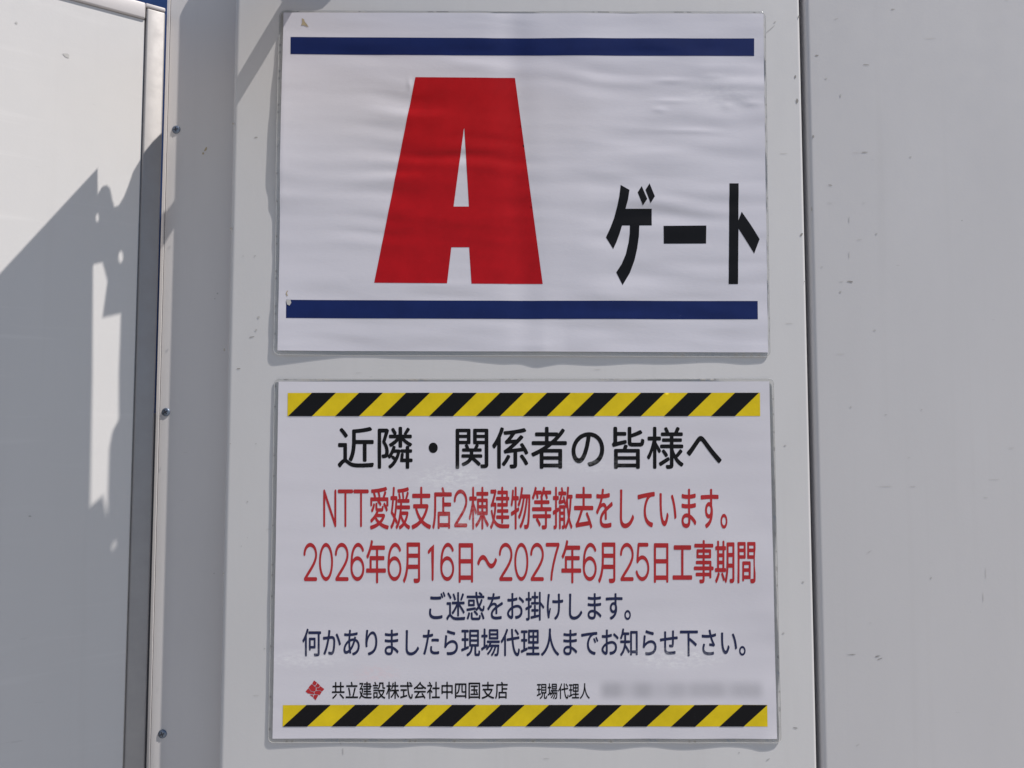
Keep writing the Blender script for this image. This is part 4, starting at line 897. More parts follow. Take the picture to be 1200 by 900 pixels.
  '惑': [[380,-79,649,-79,676,-76,704,-69,726,-55,739,-41,749,-24,758,4,764,34,761,74,739,86,706,97,690,94,681,86,666,24,656,14,641,10,389,9,366,12,359,15,354,21,354,146,349,171,344,176,319,182,289,181,266,176,261,171,256,144,256,16,264,-24,276,-45,289,-57,306,-66,334,-74],[113,-59,121,-59,131,-55,147,-39,159,-18,191,51,219,129,221,149,216,161,191,176,164,184,151,184,139,177,129,159,104,91,76,36,63,14,53,-9,57,-26,71,-40,96,-54],[876,-54,899,-53,944,-34,950,-24,952,-14,941,19,927,46,891,109,849,171,841,179,829,185,804,185,766,169,759,156,759,144,764,139,770,121,829,21,856,-36,866,-49],[566,64,581,64,610,84,619,94,626,106,627,119,626,124,615,139,597,156,559,184,509,216,474,235,461,239,446,239,436,236,426,230,416,219,410,206,405,204,403,191,407,179,414,176,424,166,501,115,550,74],[820,201,861,201,881,205,906,216,925,234,939,256,950,291,961,349,959,369,946,385,931,394,906,402,891,398,884,391,876,366,869,321,864,309,849,295,826,297,806,304,774,325,755,341,733,366,769,414,822,499,850,556,854,574,852,591,847,599,814,611,794,612,789,614,774,609,763,591,741,546,720,509,679,451,659,494,639,546,614,636,616,638,911,638,939,644,944,649,949,676,949,696,944,716,939,721,914,727,849,727,846,729,854,744,854,759,834,782,786,812,726,841,711,844,691,841,675,829,667,814,661,809,662,789,666,781,673,779,684,769,753,729,749,727,599,727,594,744,589,814,581,841,576,846,556,851,529,852,501,846,494,837,491,806,498,741,499,729,496,727,89,727,61,721,56,716,51,689,51,671,56,649,61,644,81,639,514,638,537,549,555,494,576,441,609,374,564,335,514,300,506,336,497,344,489,345,484,343,451,344,299,327,69,305,48,299,44,292,43,286,41,256,49,226,56,220,101,219,471,259,489,264,496,261,508,244,529,224,541,219,559,219,571,223,599,241,664,295,701,258,746,226,776,213],[150,374,424,373,451,379,456,384,462,411,462,561,456,589,451,594,424,599,156,599,129,594,124,589,118,564,118,409,126,381],[211,452,209,454,209,521,211,523,366,523,368,521,368,454,366,452]],
  '愛': [[105,-91,116,-91,214,-76,324,-53,409,-30,499,2,604,-35,691,-58,766,-74,871,-89,901,-89,919,-80,930,-66,939,-44,946,-34,947,-26,944,-15,936,-6,911,0,849,7,766,20,686,36,614,56,661,88,711,128,746,163,764,184,775,206,773,224,756,242,741,252,724,257,434,257,430,259,449,279,456,300,621,301,644,305,661,311,679,326,689,341,695,361,699,376,700,401,699,412,691,421,671,430,651,434,636,432,626,424,614,388,607,381,599,379,426,379,414,382,407,389,407,464,401,489,396,494,376,499,349,499,324,494,319,489,313,464,313,376,317,356,326,334,339,320,355,309,304,260,241,215,189,184,99,140,81,129,75,119,73,106,76,96,103,66,116,60,131,59,141,61,209,95,284,140,339,93,394,56,354,44,274,25,176,7,106,-1,69,-11,60,-24,59,-39,66,-46,69,-59,78,-74,91,-86],[499,99,416,143,367,179,371,181,574,181,626,177,614,165,571,135,544,119,501,97],[153,286,174,289,204,310,236,345,264,386,285,429,290,454,284,469,269,481,251,488,236,490,219,484,209,471,192,439,172,409,161,395,111,346,108,331,111,318,128,299,141,290],[839,301,851,301,879,316,897,334,900,344,899,354,891,371,852,416,871,413,899,413,924,419,929,424,934,449,934,581,929,609,924,614,904,619,769,619,765,621,819,694,830,719,828,729,822,739,812,741,799,751,775,759,819,766,836,774,851,776,859,781,864,791,864,806,853,816,845,831,831,844,819,849,801,849,671,829,429,807,316,802,304,799,266,799,254,797,146,794,119,789,112,781,108,771,108,764,111,759,112,741,121,719,124,716,146,713,201,713,203,711,203,696,210,681,246,621,244,619,104,619,79,614,74,609,68,584,68,459,74,431,79,426,101,421,126,421,151,426,156,431,162,456,162,531,164,533,409,533,409,514,416,501,499,452,529,431,551,423,564,425,585,441,597,461,596,476,593,484,575,501,521,531,524,533,834,533,836,531,836,449,839,430,772,489,758,499,746,504,729,503,711,494,698,479,692,476,688,461,691,449,696,446,704,435,774,368,820,314],[339,620,339,634,334,654,311,694,295,716,334,721,414,724,454,646,464,621],[544,621,550,636,548,656,542,671,512,729,514,730,629,741,744,756,744,750,729,731,695,674,656,619,551,619]],
  '掛': [[90,-91,136,-92,181,-85,216,-71,225,-64,234,-51,240,-34,244,-11,244,301,246,304,331,334,344,346,349,361,349,379,339,411,326,420,316,422,299,419,246,402,244,404,244,554,246,556,301,556,326,561,331,566,336,586,337,614,331,639,326,644,301,649,246,649,244,651,244,819,236,844,211,851,184,851,164,846,159,841,153,814,153,651,151,649,66,649,41,644,36,639,31,616,31,586,36,566,41,561,66,556,151,556,153,554,153,374,49,341,38,334,28,331,21,319,24,291,28,274,39,253,49,247,59,246,76,249,151,273,153,271,152,1,149,-1,89,-1,61,-6,55,-14,51,-24,57,-59,64,-73,76,-86],[738,-91,764,-92,789,-86,794,-81,799,-59,799,406,801,408,808,404,903,311,924,296,936,296,949,301,971,329,980,354,979,364,974,374,957,391,799,521,799,819,794,841,789,846,761,852,739,851,716,846,711,841,706,816,706,101,704,99,691,107,664,107,554,90,552,91,552,199,554,201,651,201,676,206,681,211,686,231,686,256,679,279,656,286,554,287,552,289,552,389,546,414,541,419,521,424,491,424,469,419,464,414,458,389,458,289,456,287,356,287,331,281,326,276,321,251,321,231,326,211,331,206,356,201,456,201,458,199,457,76,314,55,288,46,281,31,284,24,284,-1,294,-27,306,-34,329,-34,669,21,689,26,704,38,706,34,706,-56,711,-81,716,-86],[340,434,661,433,689,439,694,444,699,466,699,484,694,509,689,514,664,519,554,519,552,521,552,629,554,631,641,631,666,636,671,641,676,664,677,679,671,706,666,711,641,717,554,717,552,719,552,816,546,841,541,846,519,851,496,852,471,846,466,841,461,816,461,719,459,717,369,717,344,711,339,706,334,684,333,666,339,641,344,636,369,631,459,631,461,629,461,521,459,519,344,519,319,514,314,509,308,481,309,466,314,444,319,439]],
  '撤': [[98,-89,144,-87,169,-82,196,-71,215,-51,223,-31,227,-11,227,279,301,305,317,314,323,326,320,361,314,375,311,387,306,390,296,394,289,394,284,392,266,390,231,379,228,379,227,381,227,554,229,556,281,556,306,561,311,566,316,586,317,614,311,639,306,644,281,649,229,649,227,651,226,819,219,844,194,851,169,851,149,846,144,841,138,814,138,651,136,649,71,649,46,644,41,639,36,616,36,586,41,566,46,561,71,556,136,556,138,554,138,351,54,326,36,316,29,301,35,259,46,238,54,233,69,231,89,235,136,250,138,246,138,4,136,2,71,-4,65,-11,61,-21,64,-49,70,-69,81,-82],[358,-86,381,-86,401,-81,406,-76,412,-51,412,96,414,98,529,98,531,96,531,4,529,2,494,1,469,-4,462,-11,458,-21,462,-49,471,-74,476,-79,494,-84,516,-84,566,-77,594,-64,609,-46,611,-46,618,-56,644,-82,654,-85,664,-84,669,-78,685,-69,730,-21,757,14,794,73,824,19,851,-21,884,-62,906,-79,924,-78,939,-67,954,-49,961,-34,966,-29,966,-14,913,49,885,89,866,121,842,174,870,259,894,349,916,476,929,586,964,594,969,599,974,621,974,646,966,669,942,676,781,677,779,679,802,811,799,837,791,846,766,854,736,855,728,854,719,846,711,824,700,736,678,619,656,541,646,514,641,507,621,556,587,624,580,634,566,644,539,642,516,629,513,624,511,606,528,569,526,567,431,554,429,556,491,661,634,661,661,666,666,671,671,694,672,709,666,736,661,741,636,747,529,747,512,796,499,826,484,842,464,844,428,834,419,819,422,794,436,748,329,747,304,741,299,736,294,714,293,696,299,671,304,666,329,661,389,661,393,659,355,589,340,566,313,536,308,526,306,516,307,504,315,481,326,466,336,461,354,461,559,494,576,466,586,460,596,458,616,464,626,470,627,469,611,436,606,441,579,447,361,447,336,441,331,436,326,409,326,-51,333,-79],[619,-5,617,-1,617,401,619,403,649,376,664,373,679,379,696,406,720,294,750,181,730,139,695,81,656,32],[414,174,412,176,412,229,414,231,529,231,531,229,531,176,529,174],[414,307,412,309,412,364,414,366,529,366,531,364,531,309,529,307],[796,315,782,371,767,454,754,554,755,569,761,588,839,588,841,586,838,561,823,444,810,374]],
  '支': [[75,-86,104,-87,134,-81,274,-45,341,-22,401,1,501,49,571,13,614,-6,736,-48,819,-69,886,-81,911,-81,930,-71,946,-49,954,-29,960,-21,958,-6,949,6,916,16,829,32,744,55,674,79,599,111,665,164,724,223,759,266,794,316,834,389,844,419,844,431,840,439,834,441,819,456,801,466,791,469,551,469,549,471,549,599,551,601,894,601,921,606,926,611,932,636,931,666,924,691,921,694,894,699,551,699,549,701,549,816,544,841,539,846,511,852,479,851,459,846,454,841,448,816,448,701,446,699,104,699,74,692,66,666,66,639,71,611,76,606,104,601,446,601,448,599,448,471,446,469,149,469,121,464,116,459,111,436,111,411,116,384,121,379,144,374,199,373,206,371,210,349,218,334,274,248,336,175,374,140,407,114,406,111,331,79,274,59,189,35,74,10,60,4,48,1,40,-11,39,-26,59,-66],[504,165,446,208,379,272,338,324,310,366,309,373,706,373,705,366,682,331,644,282,589,228,541,190]],
  '日': [[195,-81,231,-81,256,-74,264,-51,264,-19,266,-17,739,-17,741,-19,741,-46,746,-66,751,-71,776,-77,809,-77,834,-71,839,-66,844,-39,844,746,839,774,834,779,806,784,201,784,174,779,169,774,163,746,163,-44,169,-71,174,-76],[266,82,264,84,264,339,266,341,739,341,741,339,741,84,739,82],[266,437,264,439,264,684,266,686,739,686,741,684,741,439,739,437]],
  '月': [[570,-86,681,-87,716,-84,761,-75,781,-69,802,-56,816,-41,828,-14,832,9,832,761,826,789,821,794,794,799,234,799,206,794,201,789,196,761,196,434,193,421,193,381,188,329,175,254,168,221,151,171,121,106,87,54,66,27,36,-4,28,-19,30,-36,64,-72,84,-84,94,-84,109,-76,129,-57,172,-4,207,54,224,86,245,139,269,220,729,221,731,219,731,29,729,21,724,15,719,14,686,14,674,12,601,12,566,14,536,9,529,0,525,-11,530,-36,546,-72,557,-81],[286,317,294,411,294,461,296,463,729,463,731,461,731,319,729,317],[296,557,294,559,294,701,296,703,729,703,731,701,731,559,729,557]],
  '期': [[755,-86,826,-87,854,-84,889,-75,909,-64,922,-51,929,-41,936,-19,939,6,939,771,934,791,929,796,904,802,599,801,579,796,574,791,568,766,568,349,558,219,550,166,538,109,516,41,488,-19,486,-41,488,-49,501,-62,536,-84,546,-85,557,-81,574,-63,605,6,623,64,641,144,651,211,654,246,656,248,841,248,843,246,843,14,839,9,831,7,754,7,730,4,723,-1,718,-9,715,-19,719,-41,725,-61,736,-77],[93,-84,109,-84,127,-71,160,-36,202,19,247,94,252,114,249,124,244,131,226,141,199,149,184,149,169,142,159,131,135,89,110,54,44,-21,40,-36,46,-51,74,-74],[424,-44,434,-45,451,-39,469,-29,484,-16,490,1,485,19,457,64,406,130,396,139,384,146,374,147,359,145,339,134,325,121,321,111,321,99,336,74,382,9,403,-26,416,-40],[58,154,504,153,531,159,536,164,541,186,542,204,536,231,531,236,511,241,471,242,469,244,469,626,471,628,509,629,531,634,536,639,541,659,541,686,536,709,531,714,509,719,471,719,469,721,469,804,464,829,459,834,436,839,411,839,386,834,381,829,376,804,376,721,374,719,219,719,217,721,217,804,211,829,206,834,181,839,159,839,136,834,131,829,126,804,126,721,124,719,74,719,51,714,46,709,41,686,41,666,48,636,74,629,124,628,126,626,126,244,124,242,59,241,36,236,31,231,26,204,26,186,31,164,36,159],[219,242,217,244,217,319,219,321,374,321,376,319,376,244,374,242],[661,340,662,481,664,483,841,483,843,481,843,341,841,339],[219,404,217,406,217,476,219,478,374,478,376,476,376,406,374,404],[219,562,217,564,217,626,219,628,374,628,376,626,376,564,374,562],[664,572,662,574,662,709,664,711,841,711,843,709,843,574,841,572]],
  '株': [[220,-91,249,-92,274,-86,279,-81,284,-59,284,396,286,400,324,326,334,316,336,309,346,304,359,303,369,306,387,321,399,339,406,331,431,326,579,326,583,324,542,251,512,206,480,164,420,99,374,60,354,40,350,29,351,16,375,-16,391,-29,409,-32,426,-26,466,8,491,33,529,75,569,129,601,176,631,229,633,224,633,-56,639,-81,644,-86,666,-91,696,-92,721,-86,726,-81,732,-54,732,226,734,231,776,152,826,74,873,14,896,-10,911,-18,916,-24,934,-22,966,8,979,26,979,44,969,59,905,126,870,171,840,216,816,256,782,324,786,326,929,326,954,331,959,336,964,361,964,384,959,406,954,411,929,417,734,417,732,419,732,569,734,571,891,571,916,576,921,581,927,606,926,631,921,654,916,659,891,664,734,664,732,666,732,816,726,841,721,846,699,851,669,852,644,846,639,841,633,816,633,666,631,664,559,664,556,666,574,751,572,779,564,789,536,799,504,800,498,799,491,794,482,771,468,696,446,614,426,559,394,491,395,469,409,453,429,440,446,433,461,435,466,437,469,443,482,459,506,509,529,569,531,571,631,571,633,569,633,419,631,417,429,416,403,409,394,378,344,459,285,546,284,564,286,566,376,566,401,571,406,576,412,601,411,626,406,649,401,654,379,659,286,659,284,661,284,816,279,841,274,846,251,851,224,852,199,846,194,841,188,816,188,661,186,659,79,659,54,654,49,649,44,626,43,601,49,576,54,571,79,566,174,566,176,564,154,481,129,409,99,336,74,286,31,214,28,201,29,186,36,169,51,151,56,139,74,133,91,139,96,149,105,156,114,169,140,221,187,336,188,329,188,-56,196,-84]],
  '棟': [[215,-91,241,-92,266,-86,271,-81,276,-59,277,344,279,347,282,341,328,264,339,254,341,247,346,245,364,243,375,249,396,274,402,294,401,306,396,319,277,486,277,541,279,543,366,543,391,549,396,554,402,581,401,604,396,626,391,631,369,636,279,637,277,639,276,821,271,841,266,846,239,852,214,851,194,846,189,841,183,814,183,639,181,637,76,637,51,631,46,626,41,604,41,579,46,554,51,549,76,543,169,543,173,541,146,446,109,346,66,256,30,196,26,179,29,156,36,143,49,131,51,124,66,116,84,118,102,139,115,161,144,219,182,311,183,306,183,-56,191,-84],[653,-91,686,-91,706,-86,711,-81,717,-54,717,154,719,159,748,121,801,60,844,18,885,-19,899,-27,916,-35,934,-32,964,-2,974,14,975,21,970,39,870,121,806,185,772,226,776,228,894,228,919,234,924,239,929,266,929,554,924,581,919,586,894,592,719,592,717,594,717,649,719,651,919,651,946,656,951,661,957,686,956,706,951,729,946,734,921,739,719,739,717,741,717,816,711,841,706,846,679,852,651,851,631,846,626,841,621,816,621,741,619,739,416,739,391,734,386,729,381,706,381,686,386,661,391,656,419,651,619,651,621,649,621,594,619,592,449,592,424,586,419,581,413,554,413,266,419,239,424,234,449,228,564,228,568,226,539,190,478,129,434,93,356,42,346,31,340,29,335,14,336,4,341,-1,348,-16,376,-44,391,-47,406,-41,456,-9,524,45,579,100,619,148,621,144,621,-59,628,-84],[509,309,507,311,507,371,509,373,619,373,621,371,621,311,619,309],[719,309,717,311,717,371,719,373,834,373,836,371,836,311,834,309],[509,449,507,451,507,511,509,513,619,513,621,511,621,451,619,449],[719,449,717,451,717,511,719,513,834,513,836,511,836,451,834,449]],
  '様': [[550,-94,621,-92,656,-85,684,-74,701,-56,712,-21,712,149,714,153,741,111,779,63,826,15,854,-7,896,-35,919,-42,934,-38,954,-17,965,4,971,9,971,24,964,36,896,80,874,98,839,130,812,161,812,164,829,171,851,190,922,261,936,279,944,294,944,306,940,316,924,332,909,342,891,350,879,348,859,330,816,280,766,228,759,239,734,289,712,346,712,366,714,368,931,368,956,374,961,379,966,401,967,421,961,446,956,451,929,457,714,457,712,459,712,509,714,511,896,511,921,516,926,521,931,544,932,559,926,584,921,589,896,594,714,594,712,596,712,639,714,641,919,641,944,646,949,651,954,674,954,691,949,716,944,721,919,727,836,727,832,729,865,786,872,809,870,819,864,829,834,843,819,846,804,847,789,839,775,816,741,744,731,727,729,727,599,727,587,761,550,829,539,840,531,844,504,840,479,829,472,819,470,809,476,784,504,728,501,727,416,726,394,721,389,716,384,694,383,676,389,651,394,646,419,641,616,641,618,639,618,596,616,594,444,594,424,589,419,584,413,556,414,544,419,521,424,516,444,511,616,511,618,509,618,459,616,457,396,456,371,449,363,421,364,401,369,379,374,374,394,369,616,368,618,366,618,6,617,1,614,-1,544,-1,521,-6,515,-14,511,-24,511,-31,521,-71,533,-86],[213,-91,239,-91,261,-86,266,-81,271,-59,272,354,274,355,275,354,311,286,324,274,326,266,334,262,351,261,362,269,379,287,385,299,387,311,385,324,379,339,272,499,272,539,274,541,354,541,379,546,382,549,389,579,389,601,384,624,379,629,356,634,274,634,272,636,271,821,266,841,261,846,234,852,211,851,191,846,186,841,181,814,181,636,179,634,76,634,51,629,46,624,41,601,41,576,46,551,51,546,76,541,166,541,169,539,156,486,131,401,84,289,65,251,30,194,26,176,27,164,33,151,49,133,54,124,71,118,89,124,91,131,106,147,135,204,179,314,181,306,181,-56,188,-84],[369,-26,381,-27,399,-22,599,93,609,106,612,124,607,144,599,157,596,166,586,173,576,175,571,174,566,169,551,166,349,57,336,45,333,29,339,11,349,-9,364,-24],[506,171,521,171,549,185,564,201,567,211,567,221,560,239,547,259,502,314,469,344,456,347,431,336,416,321,408,316,405,306,406,296,412,291,423,271,452,236,486,188,499,175]],
  '物': [[243,-91,269,-92,294,-86,299,-81,304,-60,305,279,406,313,421,326,427,346,423,369,416,389,401,399,394,396,379,396,314,376,306,375,304,376,304,549,306,551,371,551,396,556,401,561,406,581,407,611,401,636,396,641,371,647,306,647,304,649,304,821,299,841,294,846,266,852,241,851,221,846,216,841,211,816,211,649,209,647,161,647,158,649,172,744,169,772,164,779,136,788,121,789,104,788,91,779,84,759,71,654,55,571,23,456,24,449,29,439,35,436,49,424,66,418,71,414,89,416,96,421,110,444,139,549,141,551,209,551,211,549,210,346,56,302,38,294,31,285,29,276,31,271,32,251,40,229,46,216,61,208,84,210,209,249,211,246,211,-56,218,-84],[700,-81,781,-82,816,-76,831,-71,850,-61,870,-41,881,-26,892,-4,903,29,916,86,931,196,949,411,961,654,956,674,951,679,926,684,576,684,575,686,605,789,609,821,602,834,581,842,561,847,539,846,526,839,519,824,505,771,479,689,446,611,405,536,368,486,356,466,356,451,370,431,391,416,409,408,424,410,446,430,476,474,502,519,539,591,596,591,600,589,569,499,524,401,492,346,462,301,425,254,391,220,383,206,379,204,375,191,378,179,406,153,426,141,434,140,441,141,457,151,487,181,519,221,561,284,580,316,620,396,662,501,689,589,691,591,746,591,748,589,726,496,701,414,669,326,631,244,592,174,542,101,490,41,480,34,442,-6,440,-19,443,-29,454,-36,468,-51,484,-62,496,-66,511,-65,525,-59,542,-44,585,1,624,51,656,99,682,144,716,209,744,271,770,339,805,451,838,589,841,591,861,591,863,589,858,476,846,301,833,181,819,94,804,44,795,29,781,16,774,14,701,14,689,12,674,14,662,4,659,-9,663,-21,667,-51,674,-69,679,-74]],
  '現': [[340,-91,354,-91,374,-85,439,-55,487,-24,527,14,559,56,579,96,595,144,606,186,612,229,616,233,689,233,691,231,691,-6,699,-41,714,-65,736,-77,764,-84,904,-84,924,-80,939,-72,959,-54,966,-39,976,-9,984,39,984,64,979,86,951,102,924,110,913,106,904,99,896,64,893,19,886,5,791,4,787,9,787,231,789,233,886,233,911,239,916,244,921,266,922,769,916,796,911,801,884,807,466,807,439,801,434,796,428,769,429,266,434,244,439,239,464,233,514,233,516,231,509,194,496,151,480,116,459,85,428,54,399,33,364,14,301,-14,296,-20,293,-31,294,-41,299,-46,306,-64,323,-84],[54,71,84,75,374,160,391,166,409,176,414,184,417,204,415,219,406,247,394,254,369,254,274,226,272,229,272,421,274,423,361,423,386,429,391,434,397,461,396,486,391,506,386,511,361,517,274,517,272,519,272,706,274,708,369,708,394,714,399,719,404,746,404,771,399,791,394,796,366,802,76,802,49,796,44,791,39,769,38,744,44,719,49,714,74,708,174,708,176,706,176,519,174,517,84,517,59,511,54,506,48,479,49,454,54,434,59,429,84,423,174,423,176,421,176,201,174,199,54,167,33,156,26,144,27,119,41,79],[524,322,522,324,522,396,524,398,824,398,826,396,826,324,824,322],[524,482,522,484,522,559,524,561,824,561,826,559,826,484,824,482],[524,644,522,646,522,719,524,721,824,721,826,719,826,646,824,644]],
  '理': [[338,-59,941,-59,969,-54,974,-49,979,-26,979,-1,974,24,969,29,941,34,714,34,712,36,712,146,714,148,909,148,934,154,939,159,944,181,944,204,939,229,934,234,909,239,714,239,712,241,712,331,714,333,896,333,921,339,926,344,932,371,932,769,926,796,921,801,894,807,434,807,406,801,401,796,396,769,396,371,401,344,406,339,431,333,609,333,611,331,611,241,609,239,419,239,394,234,389,229,383,204,384,181,389,159,394,154,419,148,609,148,611,146,611,36,609,34,344,34,316,29,311,24,306,-1,306,-26,311,-49,316,-54],[59,19,86,23,341,108,367,121,371,128,372,156,368,176,359,199,351,204,341,207,336,204,324,204,256,181,254,184,254,399,256,401,319,401,344,406,349,411,354,439,354,464,349,484,344,489,319,494,256,494,254,496,254,689,256,691,334,691,359,696,364,701,369,721,369,746,364,774,359,779,331,784,71,784,44,779,39,774,34,751,33,726,39,701,44,696,69,691,156,691,158,689,158,496,156,494,79,494,54,489,49,484,44,461,44,431,49,411,54,406,79,401,156,401,158,399,158,151,141,144,61,120,34,106,28,91,31,86,31,69,35,54,46,26],[489,422,487,424,487,526,489,528,616,528,618,526,618,424,616,422],[709,422,707,424,707,526,709,528,834,528,836,526,836,424,834,422],[489,612,487,614,487,714,489,716,616,716,618,714,618,614,616,612],[709,612,707,614,707,714,709,716,834,716,836,714,836,614,834,612]],
  '皆': [[205,-91,236,-92,261,-86,266,-81,271,-59,274,-57,739,-57,741,-59,746,-81,751,-86,779,-92,809,-91,831,-86,836,-81,842,-54,842,319,836,346,831,351,804,357,506,357,505,359,529,411,529,421,526,430,519,439,507,441,496,447,479,451,459,451,454,454,439,447,436,437,426,421,404,364,399,357,211,357,184,351,179,346,173,319,173,-56,181,-84],[274,29,272,31,272,109,274,111,739,111,741,109,741,31,739,29],[274,194,272,196,272,269,274,271,739,271,741,269,741,196,739,194],[154,399,179,401,296,430,464,466,479,470,497,479,503,491,504,519,496,546,481,556,458,556,264,517,259,516,257,519,257,646,259,648,456,648,484,654,489,659,494,684,494,706,487,729,484,731,459,737,259,737,257,739,257,816,249,844,246,846,219,852,189,851,164,844,161,841,156,814,156,524,151,506,142,494,124,476,118,459,131,421,141,406],[625,406,861,406,899,414,920,426,931,438,941,454,950,479,959,516,959,544,954,559,941,571,896,585,884,580,876,571,864,511,859,503,852,499,844,497,646,497,630,501,624,516,624,604,626,608,759,645,871,686,901,704,906,714,907,726,898,736,887,756,875,769,859,776,841,776,746,736,626,695,624,699,624,816,619,841,614,846,594,851,561,851,536,844,528,816,529,491,536,459,546,441,559,428,574,419,591,413]],
  '知': [[81,-79,96,-79,117,-69,150,-41,182,-9,206,20,239,66,257,99,274,131,299,195,362,121,428,39,449,18,464,15,476,20,479,24,491,33,504,49,517,74,516,86,497,114,325,301,334,353,491,353,516,359,521,364,526,386,527,411,521,436,516,441,491,447,341,447,339,449,339,621,341,623,461,623,486,629,491,634,497,659,496,684,491,706,486,711,461,717,216,717,215,719,234,789,236,821,229,834,209,842,189,846,158,846,149,839,140,814,115,719,96,664,84,634,56,579,38,549,30,531,31,521,35,511,50,496,66,485,79,481,84,476,99,477,106,481,124,502,165,581,181,621,184,623,239,623,241,621,241,449,239,447,66,446,41,439,34,416,34,384,39,364,44,359,69,353,231,353,233,351,228,309,215,254,191,186,170,144,124,77,80,31,53,9,35,-11,33,-24,36,-34,63,-66],[568,-61,601,-61,621,-56,626,-51,631,-29,632,14,634,16,819,16,821,14,821,-21,826,-41,831,-46,854,-51,884,-52,909,-46,914,-41,919,-14,919,726,914,754,909,759,881,764,574,764,546,759,541,754,536,726,536,-24,541,-51,546,-56],[634,112,632,114,632,669,634,671,819,671,821,669,821,114,819,112]],
  '社': [[220,-91,249,-92,274,-86,279,-81,284,-59,285,319,286,320,289,318,339,258,363,234,371,231,389,232,406,245,425,271,429,289,427,301,420,314,302,429,354,504,392,571,415,619,419,636,418,646,402,664,379,678,289,680,287,681,304,693,315,706,317,721,312,739,279,786,244,830,229,841,209,844,194,841,174,830,161,816,158,799,168,779,205,731,231,691,240,681,236,679,76,679,51,674,46,669,41,644,41,621,46,599,51,594,76,588,294,588,298,586,247,509,184,432,119,370,43,311,27,296,23,281,29,261,41,237,49,228,51,219,69,213,104,231,156,273,186,300,188,299,188,-56,196,-84],[403,-51,934,-52,961,-46,966,-41,971,-19,972,9,966,34,961,39,936,44,739,44,737,46,737,441,739,443,914,443,939,449,944,454,949,474,949,499,944,526,939,531,919,536,739,537,737,539,737,819,731,844,726,849,704,854,674,854,649,849,644,844,638,816,638,539,636,537,451,536,426,529,419,504,419,474,424,454,429,449,454,443,636,443,638,441,638,46,636,44,409,44,381,39,376,34,371,9,371,-19,376,-41,381,-46]],
  '立': [[75,-49,921,-49,949,-44,954,-39,959,-19,959,11,954,39,949,44,921,49,644,49,640,51,682,164,755,391,779,474,779,491,781,499,776,511,751,523,719,529,696,529,684,522,675,501,641,371,604,246,569,141,534,51,531,49,74,49,54,44,49,39,44,16,43,-11,49,-39,54,-44],[339,76,364,77,386,83,412,94,416,100,417,106,416,136,385,286,358,396,330,496,319,521,314,525,304,529,299,526,279,526,259,522,241,514,233,504,231,491,233,486,234,469,260,369,293,229,315,111,324,86],[118,564,881,563,906,569,911,574,916,596,917,626,909,654,906,656,881,662,521,663,539,670,556,681,561,691,559,696,559,714,520,829,506,848,499,851,481,852,461,847,434,836,426,826,423,816,427,794,460,684,471,664,466,662,124,662,96,656,91,651,86,629,86,594,94,571]],
  '等': [[540,-91,639,-89,681,-84,716,-72,737,-54,745,-41,752,-14,752,156,754,158,906,158,931,164,936,169,941,191,942,211,936,236,931,241,904,247,754,247,752,249,752,309,754,311,936,311,956,316,961,321,967,349,966,369,961,391,956,396,934,401,551,402,549,404,549,466,551,468,839,469,861,474,866,479,871,501,872,519,864,546,839,554,551,554,549,556,549,591,542,616,591,681,644,681,677,634,714,574,724,569,731,568,751,573,784,591,790,606,784,634,756,679,921,681,946,686,951,691,957,716,956,734,951,756,946,761,921,767,641,767,639,769,654,814,654,821,650,831,647,836,619,847,601,851,586,852,571,846,561,831,527,761,501,721,494,756,489,761,469,766,246,767,245,769,262,814,261,821,256,831,251,836,229,845,194,852,186,850,179,846,169,831,146,784,122,741,92,696,54,650,40,626,34,621,33,609,37,599,44,596,56,583,74,570,91,563,104,565,120,576,144,603,199,681,221,681,236,654,266,581,276,575,286,573,306,578,324,585,339,594,345,604,347,614,343,634,325,679,326,680,466,681,468,679,446,657,433,636,436,619,448,604,448,556,446,554,169,554,143,546,136,519,136,501,141,479,146,474,169,469,446,468,448,466,448,404,446,402,66,401,46,396,41,391,36,369,36,349,41,321,46,316,74,311,651,311,653,309,653,249,651,247,101,246,79,241,74,236,68,209,69,191,74,169,79,164,104,158,241,158,243,156,226,136,225,124,230,111,235,109,246,95,310,44,380,-26,386,-30,396,-32,424,-19,441,-2,453,11,454,29,444,47,417,76,375,114,319,157,651,158,653,156,653,6,639,2,541,2,514,-1,506,-6,501,-14,498,-29,513,-71,524,-84]],
  '者': [[285,-91,316,-92,341,-86,346,-81,351,-60,354,-59,731,-59,735,-61,739,-76,744,-81,764,-86,801,-86,824,-81,829,-76,834,-49,834,319,829,346,824,351,799,357,456,357,451,359,519,401,571,438,919,438,946,444,949,446,956,471,957,496,951,521,946,526,919,532,696,532,692,534,725,561,801,635,852,691,891,739,896,754,901,759,901,774,896,784,889,786,871,801,844,812,829,809,810,791,782,756,734,702,731,704,729,716,724,721,699,727,486,727,484,729,484,816,479,841,474,846,454,851,421,851,399,846,394,841,388,816,388,729,386,727,166,727,141,721,136,716,131,694,131,671,136,646,141,641,169,636,386,636,388,634,388,534,386,532,79,532,51,524,44,499,44,471,49,449,54,444,74,439,396,438,400,436,336,399,229,344,41,264,33,249,34,239,39,234,44,219,55,204,71,187,79,184,89,183,111,189,196,224,251,250,253,249,253,-56,261,-84],[354,29,352,31,352,109,354,111,731,111,733,109,733,31,731,29],[354,194,352,196,352,269,354,271,731,271,733,269,733,196,731,194],[486,532,484,534,484,634,486,636,661,636,665,634,604,580,541,532]],
